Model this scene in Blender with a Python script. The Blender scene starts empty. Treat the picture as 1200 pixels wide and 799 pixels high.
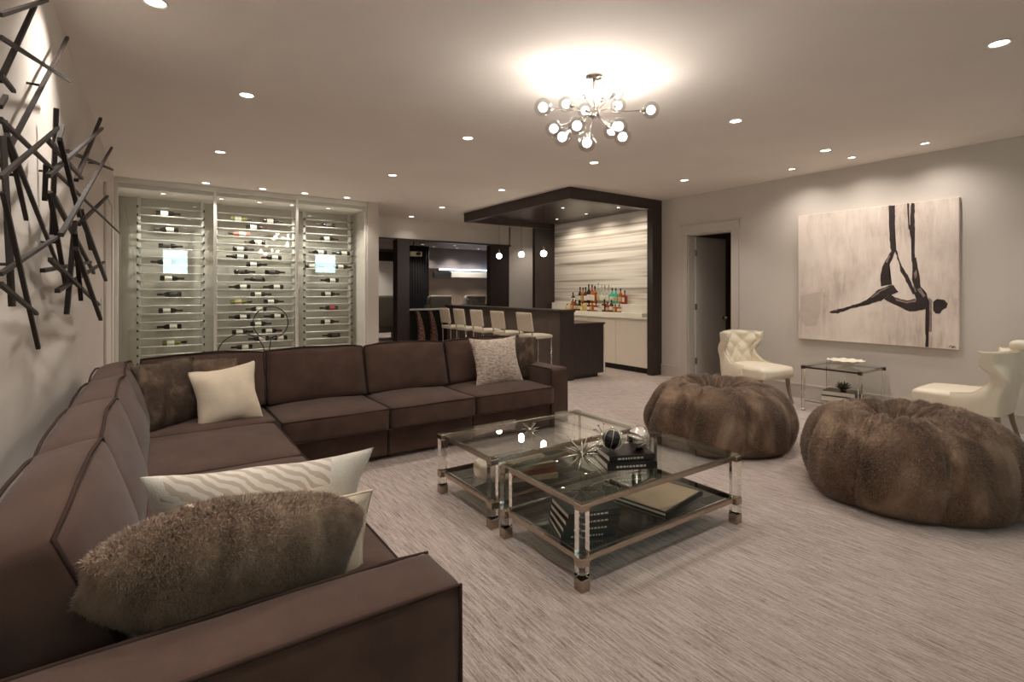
import bpy, bmesh, math, random
import numpy as np
from mathutils import Vector, Matrix, noise
random.seed(7); np.random.seed(7)
C = bpy.context.scene.collection
PI = math.pi

# ------------------------------------------------------------------ camera, world, exposure
CAM_H = 1.45
cam_d = bpy.data.cameras.new('camera'); cam = bpy.data.objects.new('camera', cam_d); C.objects.link(cam)
cam.location = (0, 0, CAM_H); cam.rotation_euler = (PI/2, 0, -math.radians(34.641))
cam_d.sensor_width = 36.0; cam_d.lens = 36.0*605/1200; cam_d.shift_y = -57.5/1200; cam_d.clip_start = 0.02
bpy.context.scene.camera = cam
world = bpy.data.worlds.new('world'); bpy.context.scene.world = world; world.use_nodes = True
bg = world.node_tree.nodes['Background']; bg.inputs[0].default_value = (0.62, 0.86, 0.92, 1); bg.inputs[1].default_value = 11.0
vs = bpy.context.scene.view_settings
vs.view_transform = 'Standard'; vs.look = 'None'; vs.gamma = 1.0; vs.exposure = 0.22; vs.use_curve_mapping = False
WARM = (1.0, 0.93, 0.86)
DOWN_W = 42.0        # each recessed downlight
GLOBE_W = 25.0        # each chandelier globe
NICHE_W = 31.0
WINE_W = 38.0
PEND_W = 5.0
FAR_W = 45.0

# ------------------------------------------------------------------ materials
def srgb(r, g, b):
    f = lambda c: ((c/255+0.055)/1.055)**2.4 if c > 10 else c/255/12.92
    return (f(r), f(g), f(b), 1.0)
def setin(b, **kw):
    for k, v in kw.items():
        k2 = {'color': 'Base Color', 'rough': 'Roughness', 'metal': 'Metallic', 'spec': 'Specular IOR Level', 'sheen': 'Sheen Weight',
              'coat': 'Coat Weight', 'trans': 'Transmission Weight', 'ior': 'IOR', 'ecol': 'Emission Color', 'estr': 'Emission Strength'}[k]
        b.inputs[k2].default_value = v
def base_mat(name):
    m = bpy.data.materials.new(name); m.use_nodes = True
    nt = m.node_tree; return m, nt, nt.nodes['Principled BSDF']
def coords(nt, scale=(1, 1, 1), kind='Object'):
    tc = nt.nodes.new('ShaderNodeTexCoord'); mp = nt.nodes.new('ShaderNodeMapping')
    mp.inputs['Scale'].default_value = scale
    nt.links.new(tc.outputs[kind], mp.inputs['Vector']); return mp.outputs['Vector']
def noise_node(nt, vec, scale, detail=4, rough=0.55, dist=0.0):
    n = nt.nodes.new('ShaderNodeTexNoise'); n.inputs['Scale'].default_value = scale; n.inputs['Detail'].default_value = detail
    n.inputs['Roughness'].default_value = rough; n.inputs['Distortion'].default_value = dist
    nt.links.new(vec, n.inputs['Vector']); return n.outputs['Fac']
def ramp(nt, fac, stops):
    r = nt.nodes.new('ShaderNodeValToRGB'); e = r.color_ramp.elements
    while len(e) < len(stops): e.new(0.5)
    for i, (p, c) in enumerate(stops): e[i].position = p; e[i].color = c
    nt.links.new(fac, r.inputs['Fac']); return r.outputs['Color']
def bump(nt, b, h, strength=0.3, dist=0.01):
    n = nt.nodes.new('ShaderNodeBump'); n.inputs['Strength'].default_value = strength; n.inputs['Distance'].default_value = dist
    nt.links.new(h, n.inputs['Height']); nt.links.new(n.outputs['Normal'], b.inputs['Normal'])
def plain(name, c, rough=0.5, metal=0.0, var=0.08, nscale=6.0, bumps=None, bscale=80.0, bdist=0.002, **kw):
    m, nt, b = base_mat(name); setin(b, rough=rough, metal=metal, **kw)
    v = coords(nt); f = noise_node(nt, v, nscale)
    lo = tuple(x*(1-var) for x in c[:3])+(1,); hi = tuple(min(1, x*(1+var)) for x in c[:3])+(1,)
    nt.links.new(ramp(nt, f, [(0.3, lo), (0.7, hi)]), b.inputs['Base Color'])
    if bumps: bump(nt, b, noise_node(nt, coords(nt), bscale, 3), bumps, bdist)
    return m
def emit(name, c, s):
    m, nt, b = base_mat(name); setin(b, color=(0.8, 0.8, 0.8, 1), ecol=c+(1,), estr=s); return m
def thin_glass(name, tint, ior=1.45, refl=1.0, rough=0.0):
    """architectural glass: Fresnel mix of a tinted see-through and a mirror"""
    m = bpy.data.materials.new(name); m.use_nodes = True; nt = m.node_tree; nt.nodes.clear()
    out = nt.nodes.new('ShaderNodeOutputMaterial'); mix = nt.nodes.new('ShaderNodeMixShader')
    tr = nt.nodes.new('ShaderNodeBsdfTransparent'); tr.inputs[0].default_value = tint
    gl = nt.nodes.new('ShaderNodeBsdfGlossy'); gl.inputs['Roughness'].default_value = rough; gl.inputs['Color'].default_value = (refl, refl, refl, 1)
    fr = nt.nodes.new('ShaderNodeFresnel'); fr.inputs['IOR'].default_value = ior
    ge = nt.nodes.new('ShaderNodeNewGeometry'); sub = nt.nodes.new('ShaderNodeMath'); sub.operation = 'SUBTRACT'; sub.inputs[0].default_value = 1.0
    nt.links.new(ge.outputs['Backfacing'], sub.inputs[1]); mu = nt.nodes.new('ShaderNodeMath'); mu.operation = 'MULTIPLY'
    nt.links.new(fr.outputs[0], mu.inputs[0]); nt.links.new(sub.outputs[0], mu.inputs[1])   # reflect on the entry face only
    nt.links.new(mu.outputs[0], mix.inputs[0]); nt.links.new(tr.outputs[0], mix.inputs[1]); nt.links.new(gl.outputs[0], mix.inputs[2])
    nt.links.new(mix.outputs[0], out.inputs[0]); return m

M = {}
M['ceiling'] = plain('ceiling_paint', srgb(240, 233, 226), 0.9, var=0.03, nscale=1.2, bumps=0.05)
M['wall'] = plain('wall_paint', srgb(204, 195, 185), 0.85, var=0.02, nscale=2, bumps=0.06, bscale=150)
M['winewall'] = plain('wine_wall_paint', srgb(196, 190, 178), 0.8, var=0.02)
M['trim'] = plain('trim_paint', srgb(196, 187, 177), 0.55, var=0.02)
M['dark_wood'] = None
def wood(name, c, rough=0.4, stretch=(14, 14, 1.2)):
    m, nt, b = base_mat(name); setin(b, rough=rough)
    f = noise_node(nt, coords(nt, stretch), 3, 6, 0.6, 0.6)
    nt.links.new(ramp(nt, f, [(0.25, tuple(x*0.7 for x in c[:3])+(1,)), (0.75, tuple(x*1.35 for x in c[:3])+(1,))]), b.inputs['Base Color'])
    bump(nt, b, f, 0.12, 0.002); return m
M['dark_wood'] = wood('espresso_wood', srgb(55, 43, 40))
M['canopy_in'] = wood('canopy_lining', srgb(62, 50, 46), 0.35, (3, 14, 3))
M['bar_front'] = wood('bar_front_wood', srgb(88, 76, 70), 0.5, (14, 14, 1.0))
M['rod'] = plain('bronze_rod', srgb(40, 31, 26), 0.6, 0.1, var=0.25, nscale=9, bumps=0.1)
M['chrome'] = plain('chrome', srgb(205, 198, 190), 0.08, 1.0, var=0.03)
M['nickel'] = plain('brushed_nickel', srgb(176, 162, 148), 0.25, 1.0, var=0.05)
M['silver'] = plain('silver', srgb(215, 210, 200), 0.16, 1.0, var=0.06, nscale=20)
M['whitemetal'] = plain('white_metal', srgb(216, 212, 202), 0.4, var=0.02)
M['rail'] = plain('satin_aluminium', srgb(226, 224, 216), 0.3, 0.25, var=0.02)
M['peg'] = plain('black_peg', srgb(36, 34, 33), 0.4)
M['black'] = plain('black_gloss', srgb(22, 20, 20), 0.18, var=0.1)
M['blackmat'] = plain('black_matt', srgb(24, 21, 20), 0.7, var=0.2)
M['curtain'] = plain('black_curtain', srgb(22, 19, 19), 0.9, var=0.2)
M['glass'] = thin_glass('clear_glass', (0.93, 0.95, 0.93, 1), 1.5)
M['tableglass'] = thin_glass('grey_table_glass', (0.87, 0.90, 0.88, 1), 2.0)
M['shelfglass'] = thin_glass('dark_shelf_glass', (0.48, 0.52, 0.50, 1), 2.0)
M['wineglass'] = thin_glass('wine_wall_glass', (0.93, 0.95, 0.94, 1), 1.9)
M['globe'] = thin_glass('globe_glass', (0.84, 0.84, 0.84, 1), 1.9)
M['crystal'] = thin_glass('crystal', (0.9, 0.92, 0.92, 1), 1.8)
M['acrylic'], nt, b = base_mat('acrylic'); setin(b, color=(0.93, 0.93, 0.9, 1), rough=0.02, trans=1.0, ior=1.25)
M['leather'] = plain('cream_leather', srgb(230, 218, 196), 0.42, var=0.03, bumps=0.12, bscale=120)
M['greyleather'] = plain('grey_leather', srgb(128, 122, 112), 0.5, var=0.06, bumps=0.1)
M['chairleg'] = plain('taupe_leg_wood', srgb(146, 130, 112), 0.4, var=0.08)
M['chairdark'] = plain('dark_leg_wood', srgb(60, 44, 34), 0.4)
M['stool'] = plain('stool_pad', srgb(212, 200, 180), 0.45, var=0.03)
M['ivorylam'] = plain('ivory_laminate', srgb(238, 228, 214), 0.35, var=0.015)
M['whitestone'] = plain('white_counter', srgb(232, 226, 214), 0.25, var=0.03, nscale=9)
M['door'] = plain('door_paint', srgb(196, 188, 178), 0.5, var=0.02)
M['brownwall'] = plain('brown_wall', srgb(132, 116, 98), 0.85, var=0.05)
M['greybulk'] = plain('grey_bulkhead', srgb(118, 108, 104), 0.8, var=0.03)
M['whitepanel'] = plain('white_panel', srgb(232, 226, 214), 0.6, var=0.01)
M['coral'] = plain('white_coral', srgb(236, 226, 206), 0.75, var=0.08, nscale=30, bumps=0.6, bscale=60, bdist=0.01)
M['paper'] = plain('book_paper', srgb(220, 210, 192), 0.8, var=0.06, nscale=60)
M['greenbook'] = plain('dark_green_cover', srgb(34, 40, 36), 0.35, var=0.15)
M['blackbook'] = plain('black_cover', srgb(26, 24, 24), 0.3, var=0.2)
M['redbook'] = plain('red_cover', srgb(138, 74, 62), 0.5)
M['tanbook'] = plain('tan_cover', srgb(170, 148, 122), 0.5)
M['lettering'] = plain('pale_lettering', srgb(190, 184, 172), 0.5)
M['plant'] = plain('dark_succulent', srgb(66, 60, 46), 0.6, var=0.3, nscale=30)
M['lens'] = emit('downlight_lens', (1.0, 0.9, 0.74), 9.0)
M['bulb'] = emit('bulb_glow', (1.0, 0.93, 0.82), 14.0)
M['globebulb'] = emit('globe_core', (1.0, 0.94, 0.86), 6.0)
M['led'] = emit('cove_led', (0.62, 0.76, 1.0), 4.5)
M['switch'] = plain('switch_plate', srgb(220, 214, 204), 0.4)
# carpet: streaks along the length of the room with a fine loop relief
M['carpet'], nt, b = base_mat('carpet'); setin(b, rough=0.95, spec=0.1, sheen=0.25)
v = coords(nt, (46, 2.6, 1)); f1 = noise_node(nt, v, 2.2, 6, 0.7, 0.5)
f2 = noise_node(nt, coords(nt, (120, 30, 1)), 1.6, 3, 0.6)
f3 = noise_node(nt, coords(nt, (1, 1, 1)), 0.9, 3, 0.5)
mx = nt.nodes.new('ShaderNodeMath'); mx.operation = 'MULTIPLY_ADD'; mx.inputs[1].default_value = 0.35
nt.links.new(f2, mx.inputs[0]); nt.links.new(f1, mx.inputs[2])
mx2 = nt.nodes.new('ShaderNodeMath'); mx2.operation = 'MULTIPLY_ADD'; mx2.inputs[1].default_value = 0.15
nt.links.new(f3, mx2.inputs[0]); nt.links.new(mx.outputs[0], mx2.inputs[2])
nt.links.new(ramp(nt, mx2.outputs[0], [(0.50, srgb(90, 78, 73)), (0.66, srgb(160, 142, 133)), (0.86, srgb(206, 190, 180))]), b.inputs['Base Color'])
bump(nt, b, mx.outputs[0], 0.55, 0.012)
# striped stone of the bar niche, bands running level along the wall
M['stone'], nt, b = base_mat('banded_stone'); setin(b, rough=0.3)
f1 = noise_node(nt, coords(nt, (1, 0.22, 7.0)), 1.5, 5, 0.55, 0.5)
f2 = noise_node(nt, coords(nt, (1, 0.12, 16.0)), 1.3, 3, 0.5, 0.2)
ma = nt.nodes.new('ShaderNodeMath'); ma.operation = 'MULTIPLY_ADD'; ma.inputs[1].default_value = 0.5
nt.links.new(f2, ma.inputs[0]); nt.links.new(f1, ma.inputs[2])
nt.links.new(ramp(nt, ma.outputs[0], [(0.54, srgb(150, 140, 130)), (0.66, srgb(192, 183, 172)), (0.76, srgb(226, 218, 206)), (0.95, srgb(242, 236, 228))]), b.inputs['Base Color'])
# sofa cloth: woven relief
def cloth(name, c, wscale=420, strength=0.35, var=0.12, rough=0.9, sheen=0.3):
    m, nt, b = base_mat(name); setin(b, rough=rough, sheen=sheen, spec=0.2)
    f = noise_node(nt, coords(nt, (1, 1, 1)), wscale, 2, 0.6); g = noise_node(nt, coords(nt), 7, 4)
    k = nt.nodes.new('ShaderNodeMath'); k.operation = 'MULTIPLY_ADD'; k.inputs[1].default_value = 0.6
    nt.links.new(f, k.inputs[0]); nt.links.new(g, k.inputs[2])
    lo = tuple(x*(1-var*1.5) for x in c[:3])+(1,); hi = tuple(min(1, x*(1+var*1.5)) for x in c[:3])+(1,)
    nt.links.new(ramp(nt, k.outputs[0], [(0.6, lo), (1.0, hi)]), b.inputs['Base Color'])
    bump(nt, b, f, strength, 0.002); return m
M['sofa'] = cloth('brown_sofa_cloth', srgb(80, 60, 51), sheen=0.12)
M['piping'] = cloth('sofa_piping', srgb(58, 43, 37), sheen=0.0)
M['cream'] = cloth('cream_cushion_cloth', srgb(226, 208, 184), 300, 0.25, 0.05)
M['white'] = cloth('white_cushion_weave', srgb(214, 206, 194), 160, 0.6, 0.08)
# knotted pale cushion: rough relief in rows
M['boucle'], nt, b = base_mat('boucle_weave'); setin(b, rough=0.95, sheen=0.3)
f = noise_node(nt, coords(nt, (1, 1, 2.4)), 26, 5, 0.7, 0.4)
nt.links.new(ramp(nt, f, [(0.35, srgb(140, 120, 106)), (0.5, srgb(200, 180, 164)), (0.7, srgb(232, 216, 202))]), b.inputs['Base Color']); bump(nt, b, f, 0.9, 0.012)
# zigzag print on the far face of the front cushion
M['zigzag'], nt, b = base_mat('zigzag_print'); setin(b, rough=0.9, sheen=0.2)
w = nt.nodes.new('ShaderNodeTexWave'); w.wave_type = 'BANDS'; w.bands_direction = 'DIAGONAL'; w.inputs['Scale'].default_value = 13; w.inputs['Distortion'].default_value = 5
nt.links.new(coords(nt), w.inputs['Vector'])
nt.links.new(ramp(nt, w.outputs['Fac'], [(0.45, srgb(214, 204, 190)), (0.62, srgb(184, 168, 152))]), b.inputs['Base Color'])
# fur: root to tip colour over broad patches
def fur_mat(name, dark, mid, tip, pscale):
    m, nt, b = base_mat(name); setin(b, rough=0.75, spec=0.25, sheen=0.2)
    at = nt.nodes.new('ShaderNodeAttribute'); at.attribute_name = 'tip'
    f = noise_node(nt, coords(nt, (1, 1, .55)), pscale, 5, 0.6, 0.5)
    patch = ramp(nt, f, [(0.34, dark), (0.52, mid), (0.7, tip)])
    mixn = nt.nodes.new('ShaderNodeMix'); mixn.data_type = 'RGBA'
    mixn.inputs['B'].default_value = tip
    nt.links.new(patch, mixn.inputs['A'])
    mm = nt.nodes.new('ShaderNodeMath'); mm.operation = 'MULTIPLY'; mm.inputs[1].default_value = 0.55
    nt.links.new(at.outputs['Fac'], mm.inputs[0]); nt.links.new(mm.outputs[0], mixn.inputs['Factor'])
    nt.links.new(mixn.outputs['Result'], b.inputs['Base Color'])
    ge = nt.nodes.new('ShaderNodeNewGeometry'); sg = nt.nodes.new('ShaderNodeMath'); sg.operation = 'MULTIPLY_ADD'; sg.inputs[1].default_value = -2.0; sg.inputs[2].default_value = 1.0
    nt.links.new(ge.outputs['Backfacing'], sg.inputs[0]); vm = nt.nodes.new('ShaderNodeVectorMath'); vm.operation = 'SCALE'   # both sides of a hair share one normal
    nt.links.new(ge.outputs['Normal'], vm.inputs[0]); nt.links.new(sg.outputs[0], vm.inputs['Scale']); nt.links.new(vm.outputs[0], b.inputs['Normal']); return m
M['furbag'] = fur_mat('brown_fur', srgb(66, 46, 36), srgb(126, 98, 80), srgb(206, 176, 150), 3.4)
M['furcush'] = fur_mat('cushion_fur', srgb(88, 68, 54), srgb(132, 106, 87), srgb(190, 162, 138), 8.0)
M['furdark'] = fur_mat('dark_cushion_fur', srgb(62, 46, 37), srgb(96, 76, 62), srgb(160, 134, 112), 9.0)
M['seam'] = plain('fur_seam', srgb(48, 34, 27), 0.9)
# canvas ground: pale plaster streaks
M['canvas'], nt, b = base_mat('canvas_ground'); setin(b, rough=0.75)
f1 = noise_node(nt, coords(nt, (1, 9, 1.6)), 1.6, 7, 0.7, 0.5); f2 = noise_node(nt, coords(nt), 1.3, 4)
k = nt.nodes.new('ShaderNodeMath'); k.operation = 'MULTIPLY_ADD'; k.inputs[1].default_value = 0.6
nt.links.new(f1, k.inputs[0]); nt.links.new(f2, k.inputs[2])
nt.links.new(ramp(nt, k.outputs[0], [(0.55, srgb(176, 158, 146)), (0.72, srgb(214, 198, 186)), (0.95, srgb(234, 220, 208))]), b.inputs['Base Color']); bump(nt, b, f1, 0.3, 0.004)
M['paint_dark'] = plain('umber_paint', srgb(48, 36, 34), 0.6, var=0.35, nscale=14)
M['paint_mid'] = plain('grey_mauve_paint', srgb(140, 122, 116), 0.6, var=0.25, nscale=30)
M['paint_grey'] = plain('pale_grey_wash', srgb(198, 184, 172), 0.7, var=0.06, nscale=12)
M['mottled'], nt, b = base_mat('mottled_brown'); setin(b, rough=0.6)
f = noise_node(nt, coords(nt), 40, 2)
nt.links.new(ramp(nt, f, [(0.44, srgb(70, 40, 34)), (0.56, srgb(176, 134, 116))]), b.inputs['Base Color'])

# ------------------------------------------------------------------ mesh helpers
class MB:
    def __init__(s): s.v = []; s.f = []
    def add(s, vs_, fs, mat=None):
        o = len(s.v)
        s.v += [tuple(mat @ Vector(p)) for p in vs_] if mat is not None else [tuple(p) for p in vs_]
        s.f += [tuple(i+o for i in f) for f in fs]; return s
    def box(s, x0, x1, y0, y1, z0, z1, b=0.0, mat=None):
        if b <= 0:
            return s.add([(x, y, z) for z in (z0, z1) for y in (y0, y1) for x in (x0, x1)],
                         [(0, 2, 3, 1), (4, 5, 7, 6), (0, 1, 5, 4), (2, 6, 7, 3), (0, 4, 6, 2), (1, 3, 7, 5)], mat)
        X = (x0, x1); Y = (y0, y1); Z = (z0, z1); vs_ = []; idx = {}
        for i in (0, 1):
            for j in (0, 1):
                for k in (0, 1):
                    sx, sy, sz = (1-2*i)*b, (1-2*j)*b, (1-2*k)*b
                    for a, p in (('x', (X[i], Y[j]+sy, Z[k]+sz)), ('y', (X[i]+sx, Y[j], Z[k]+sz)), ('z', (X[i]+sx, Y[j]+sy, Z[k]))):
                        idx[(i, j, k, a)] = len(vs_); vs_.append(p)
        fs = []
        g = lambda *t: idx[t]
        fs += [(g(0,0,0,'x'), g(0,0,1,'x'), g(0,1,1,'x'), g(0,1,0,'x')), (g(1,0,0,'x'), g(1,1,0,'x'), g(1,1,1,'x'), g(1,0,1,'x')),
               (g(0,0,0,'y'), g(1,0,0,'y'), g(1,0,1,'y'), g(0,0,1,'y')), (g(0,1,0,'y'), g(0,1,1,'y'), g(1,1,1,'y'), g(1,1,0,'y')),
               (g(0,0,0,'z'), g(0,1,0,'z'), g(1,1,0,'z'), g(1,0,0,'z')), (g(0,0,1,'z'), g(1,0,1,'z'), g(1,1,1,'z'), g(0,1,1,'z'))]
        for j in (0, 1):
            for k in (0, 1): fs.append((g(0,j,k,'y'), g(1,j,k,'y'), g(1,j,k,'z'), g(0,j,k,'z')))
        for i in (0, 1):
            for k in (0, 1): fs.append((g(i,0,k,'x'), g(i,1,k,'x'), g(i,1,k,'z'), g(i,0,k,'z')))
        for i in (0, 1):
            for j in (0, 1): fs.append((g(i,j,0,'x'), g(i,j,1,'x'), g(i,j,1,'y'), g(i,j,0,'y')))
        for i in (0, 1):
            for j in (0, 1):
                for k in (0, 1): fs.append((g(i,j,k,'x'), g(i,j,k,'y'), g(i,j,k,'z')))
        return s.add(vs_, fs, mat)
    def tube(s, pts, r, n=8, closed=False, cap=True, square=False):
        pts = [Vector(p) for p in pts]; N = len(pts)
        rs = r if isinstance(r, (list, tuple)) else [r]*N
        up = Vector((0, 0, 1)); rings = []; prev = None
        if square: n = 4
        for i, p in enumerate(pts):
            if closed: t = pts[(i+1) % N]-pts[i-1]
            else: t = pts[min(i+1, N-1)]-pts[max(i-1, 0)]
            t.normalize()
            if prev is None:
                a = t.cross(up)
                if a.length < 1e-3: a = t.cross(Vector((1, 0, 0)))
            else:
                a = prev - t*prev.dot(t)
            a.normalize(); prev = a; b_ = t.cross(a)
            off = PI/4 if square else 0
            rings.append([p+(a*math.cos(off+2*PI*k/n)+b_*math.sin(off+2*PI*k/n))*rs[i] for k in range(n)])
        vs_ = [q for ring in rings for q in ring]; fs = []
        for i in range(N if closed else N-1):
            j = (i+1) % N
            for k in range(n): fs.append((i*n+k, i*n+(k+1) % n, j*n+(k+1) % n, j*n+k))
        if cap and not closed: fs += [tuple(range(n-1, -1, -1)), tuple((N-1)*n+k for k in range(n))]
        return s.add(vs_, fs)
    def lathe(s, prof, n=24, mat=None):
        vs_ = []; fs = []
        for r, z in prof: vs_ += [(r*math.cos(2*PI*k/n), r*math.sin(2*PI*k/n), z) for k in range(n)]
        for i in range(len(prof)-1):
            for k in range(n): fs.append((i*n+k, i*n+(k+1) % n, (i+1)*n+(k+1) % n, (i+1)*n+k))
        if prof[0][0] > 1e-6: fs.append(tuple(range(n-1, -1, -1)))
        if prof[-1][0] > 1e-6: fs.append(tuple((len(prof)-1)*n+k for k in range(n)))
        return s.add(vs_, fs, mat)
    def sphere(s, c, r, n=16, m=10, sc=(1, 1, 1)):
        prof = [(max(r*math.sin(PI*i/m), 1e-7), -r*math.cos(PI*i/m)) for i in range(m+1)]
        return s.lathe(prof, n, Matrix.Translation(c) @ Matrix.Diagonal((*sc, 1)))
    def prism(s, poly, axis, a, b):
        """poly of 2-D points extruded from a to b along axis"""
        n = len(poly)
        def p3(p, t): return {'x': (t, p[0], p[1]), 'y': (p[0], t, p[1]), 'z': (p[0], p[1], t)}[axis]
        return s.add([p3(p, a) for p in poly]+[p3(p, b) for p in poly],
                     [tuple(range(n-1, -1, -1)), tuple(range(n, 2*n))]+[(i, (i+1) % n, n+(i+1) % n, n+i) for i in range(n)])
    def build(s, name, m, parent=None, off=None, smooth=False, angle=None):
        if off is not None: s.v = [(x-off[0], y-off[1], z-off[2]) for x, y, z in s.v]
        me = bpy.data.meshes.new(name); me.from_pydata(s.v, [], s.f)
        bm = bmesh.new(); bm.from_mesh(me); bmesh.ops.remove_doubles(bm, verts=bm.verts, dist=1e-6)
        bmesh.ops.recalc_face_normals(bm, faces=bm.faces); bm.to_mesh(me); bm.free()
        if smooth:
            me.polygons.foreach_set('use_smooth', [True]*len(me.polygons))
            if angle: me.set_sharp_from_angle(angle=math.radians(angle))
        me.materials.append(m if not isinstance(m, str) else M[m])
        o = bpy.data.objects.new(name, me); C.objects.link(o)
        if parent is not None: o.parent = parent
        return o
def tag(o, label=None, cat=None, group=None, kind=None):
    for k, v_ in (('label', label), ('category', cat), ('group', group), ('kind', kind)):
        if v_: o[k] = v_
    return o
def thing(name, label, cat, loc=(0, 0, 0), rz=0.0, group=None):
    o = bpy.data.objects.new(name, None); o.empty_display_size = 0.1; C.objects.link(o)
    o.location = loc; o.rotation_euler = (0, 0, rz); tag(o, label, cat, group); return o
def struct(name, mb, m): return tag(mb.build(name, m), kind='structure')
def dup(root, loc, rz=None, label=None):
    r = root.copy(); C.objects.link(r); r.location = loc
    if rz is not None: r.rotation_euler = (0, 0, rz)
    if label: r['label'] = label
    def rec(src, dst):
        for ch in list(src.children):
            if ch.name.startswith('_'): continue
            c = ch.copy(); C.objects.link(c); c.parent = dst; rec(ch, c)
    rec(root, r); return r
def lamp(name, kind, loc, w, parent=None, color=WARM, size=0.04, spot=1.9, blend=0.6, rot=(0, 0, 0)):
    l = bpy.data.lights.new(name, kind); l.energy = w; l.color = color; l.shadow_soft_size = size
    if kind == 'SPOT': l.spot_size = spot; l.spot_blend = blend
    o = bpy.data.objects.new(name, l); o.location = loc; o.rotation_euler = rot; C.objects.link(o)
    if parent is not None: o.parent = parent
    return o
ORD = ['first', 'second', 'third', 'fourth', 'fifth', 'sixth', 'seventh', 'eighth', 'ninth', 'tenth', 'eleventh', 'twelfth', 'thirteenth', 'fourteenth',
       'fifteenth', 'sixteenth', 'seventeenth', 'eighteenth', 'nineteenth', 'twentieth']

# ------------------------------------------------------------------ the setting
H = 3.05; XL = -0.47; XR = 7.30; YB = -2.6
struct('floor', MB().box(-0.8, 11, -3, 15.2, -0.1, 0), 'carpet')
struct('ceiling', MB().box(-0.8, 11, -3, 10.5, H, H+0.12), 'ceiling')
struct('wall_left', MB().box(XL-0.15, XL, YB-0.15, 10.8, 0, H), 'wall')
DY0, DY1, DZ = 4.61, 5.41, 2.40          # doorway in the right wall
w = MB().box(XR, XR+0.15, YB-0.15, DY0, 0, H).box(XR, XR+0.15, DY1, 5.97, 0, H).box(XR, XR+0.15, DY0, DY1, DZ, H)
struct('wall_right', w, 'wall')
# wall behind the camera with two high windows
wy0, wy1 = YB-0.15, YB
WIN = [(0.08, 1.02, 1.93, 2.84), (2.86, 3.40, 2.03, 2.92)]
WIN = [(0.10, 0.62, 1.98, 2.45), (2.9, 3.4, 2.05, 2.5)]
xs = [XL]+[q for wn in ((0.09, 0.62), (2.86, 3.36)) for q in wn]+[XR+0.15]
def win_wall(wins, x0, x1):
    mb = MB(); x = x0
    for a, b_, z0, z1 in wins:
        mb.box(x, a, wy0, wy1, 0, H); mb.box(a, b_, wy0, wy1, 0, z0); mb.box(a, b_, wy0, wy1, z1, H); x = b_
    return mb.box(x, x1, wy0, wy1, 0, H)
# reflected in the wine-wall glass (at y = 9.0): path length 9.0 + 9.0 + 2.6
k_ = (9.0+9.0-YB)/21.2
WIN = [(0.167*k_, 0.979*k_, 1.45+0.59*k_, 1.45+1.50*k_), (5.185*k_, 6.082*k_, 1.45+0.725*k_, 1.45+1.55*k_)]
struct('wall_back', win_wall(WIN, XL-0.15, XR+0.15), 'wall')
for i, (a, b_, z0, z1) in enumerate(WIN):
    f = MB()
    for q in ((a, a+.05, z0, z1), (b_-.05, b_, z0, z1), (a+.05, b_-.05, z0, z0+.05), (a+.05, b_-.05, z1-.05, z1)):
        f.box(q[0], q[1], wy0+.03, wy0+.1, q[2], q[3])
    fr = struct('window_%d' % (i+1), f, 'whitemetal')
    MB().box(a+.05, b_-.05, wy0+.06, wy0+.066, z0+.05, z1-.05).build('pane', 'glass', fr)
# baseboards and door casing on the right wall
bb = MB()
for a, b_ in ((YB, 4.49), (5.53, 5.97)): bb.box(XR-0.018, XR, a, b_, 0, 0.17).box(XR-0.022, XR, a, b_, 0.17, 0.19)
struct('baseboard_right', bb, 'trim')
struct('baseboard_left', MB().box(XL, XL+0.018, YB, 7.1, 0, 0.18), 'trim')
struct('trim_1', MB().box(XR-0.03, XR, DY1, DY1+.12, 0, DZ, .004).box(XR-0.03, XR, DY0-.12, DY0, 0, DZ, .004).box(XR-0.035, XR, DY0-.13, DY1+.13, DZ, DZ+.15, .004)
       .box(XR-0.05, XR, DY0-.15, DY1+.15, DZ+.15, DZ+.175, .004)
       .box(XR, XR+.15, DY1-.02, DY1+.001, 0, DZ).box(XR, XR+.15, DY0-.001, DY0+.02, 0, DZ).box(XR, XR+.15, DY0, DY1, DZ-.02, DZ+.001), 'trim')
# room behind the doorway
struct('wall_closet', MB().box(XR+2.0, XR+2.1, 3.6, 6.0, 0, H).box(XR+.15, XR+2.0, 3.5, 3.6, 0, H).box(XR+.15, XR+2.0, 5.62, 5.72, 0, H), 'brownwall')
d = tag(MB().box(0, 0.78, -0.02, 0.02, 0.012, DZ-.03, .003).build('door_1', 'door'), kind='structure')
d.location = (XR+.13, DY1-.045, 0); d.rotation_euler = (0, 0, math.radians(-3))
MB().lathe([(1e-6, 0), (.028, 0), (.028, .006), (.012, .01), (.012, .04), (.026, .05), (.03, .065), (.022, .08), (1e-6, .084)], 14, Matrix.Translation((.71, -.02, 1.0)) @ Matrix.Rotation(PI/2, 4, 'X')).build('door_knob', 'nickel', d, smooth=True, angle=40)
for z in (0.3, 1.2, 2.1):
    MB().box(-.03, .012, -.03, -.02, z-.05, z+.05).tube([(-.012, -.034, z-.05), (-.012, -.034, z+.05)], .008, 8).build('hinge', 'nickel', d)
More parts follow.
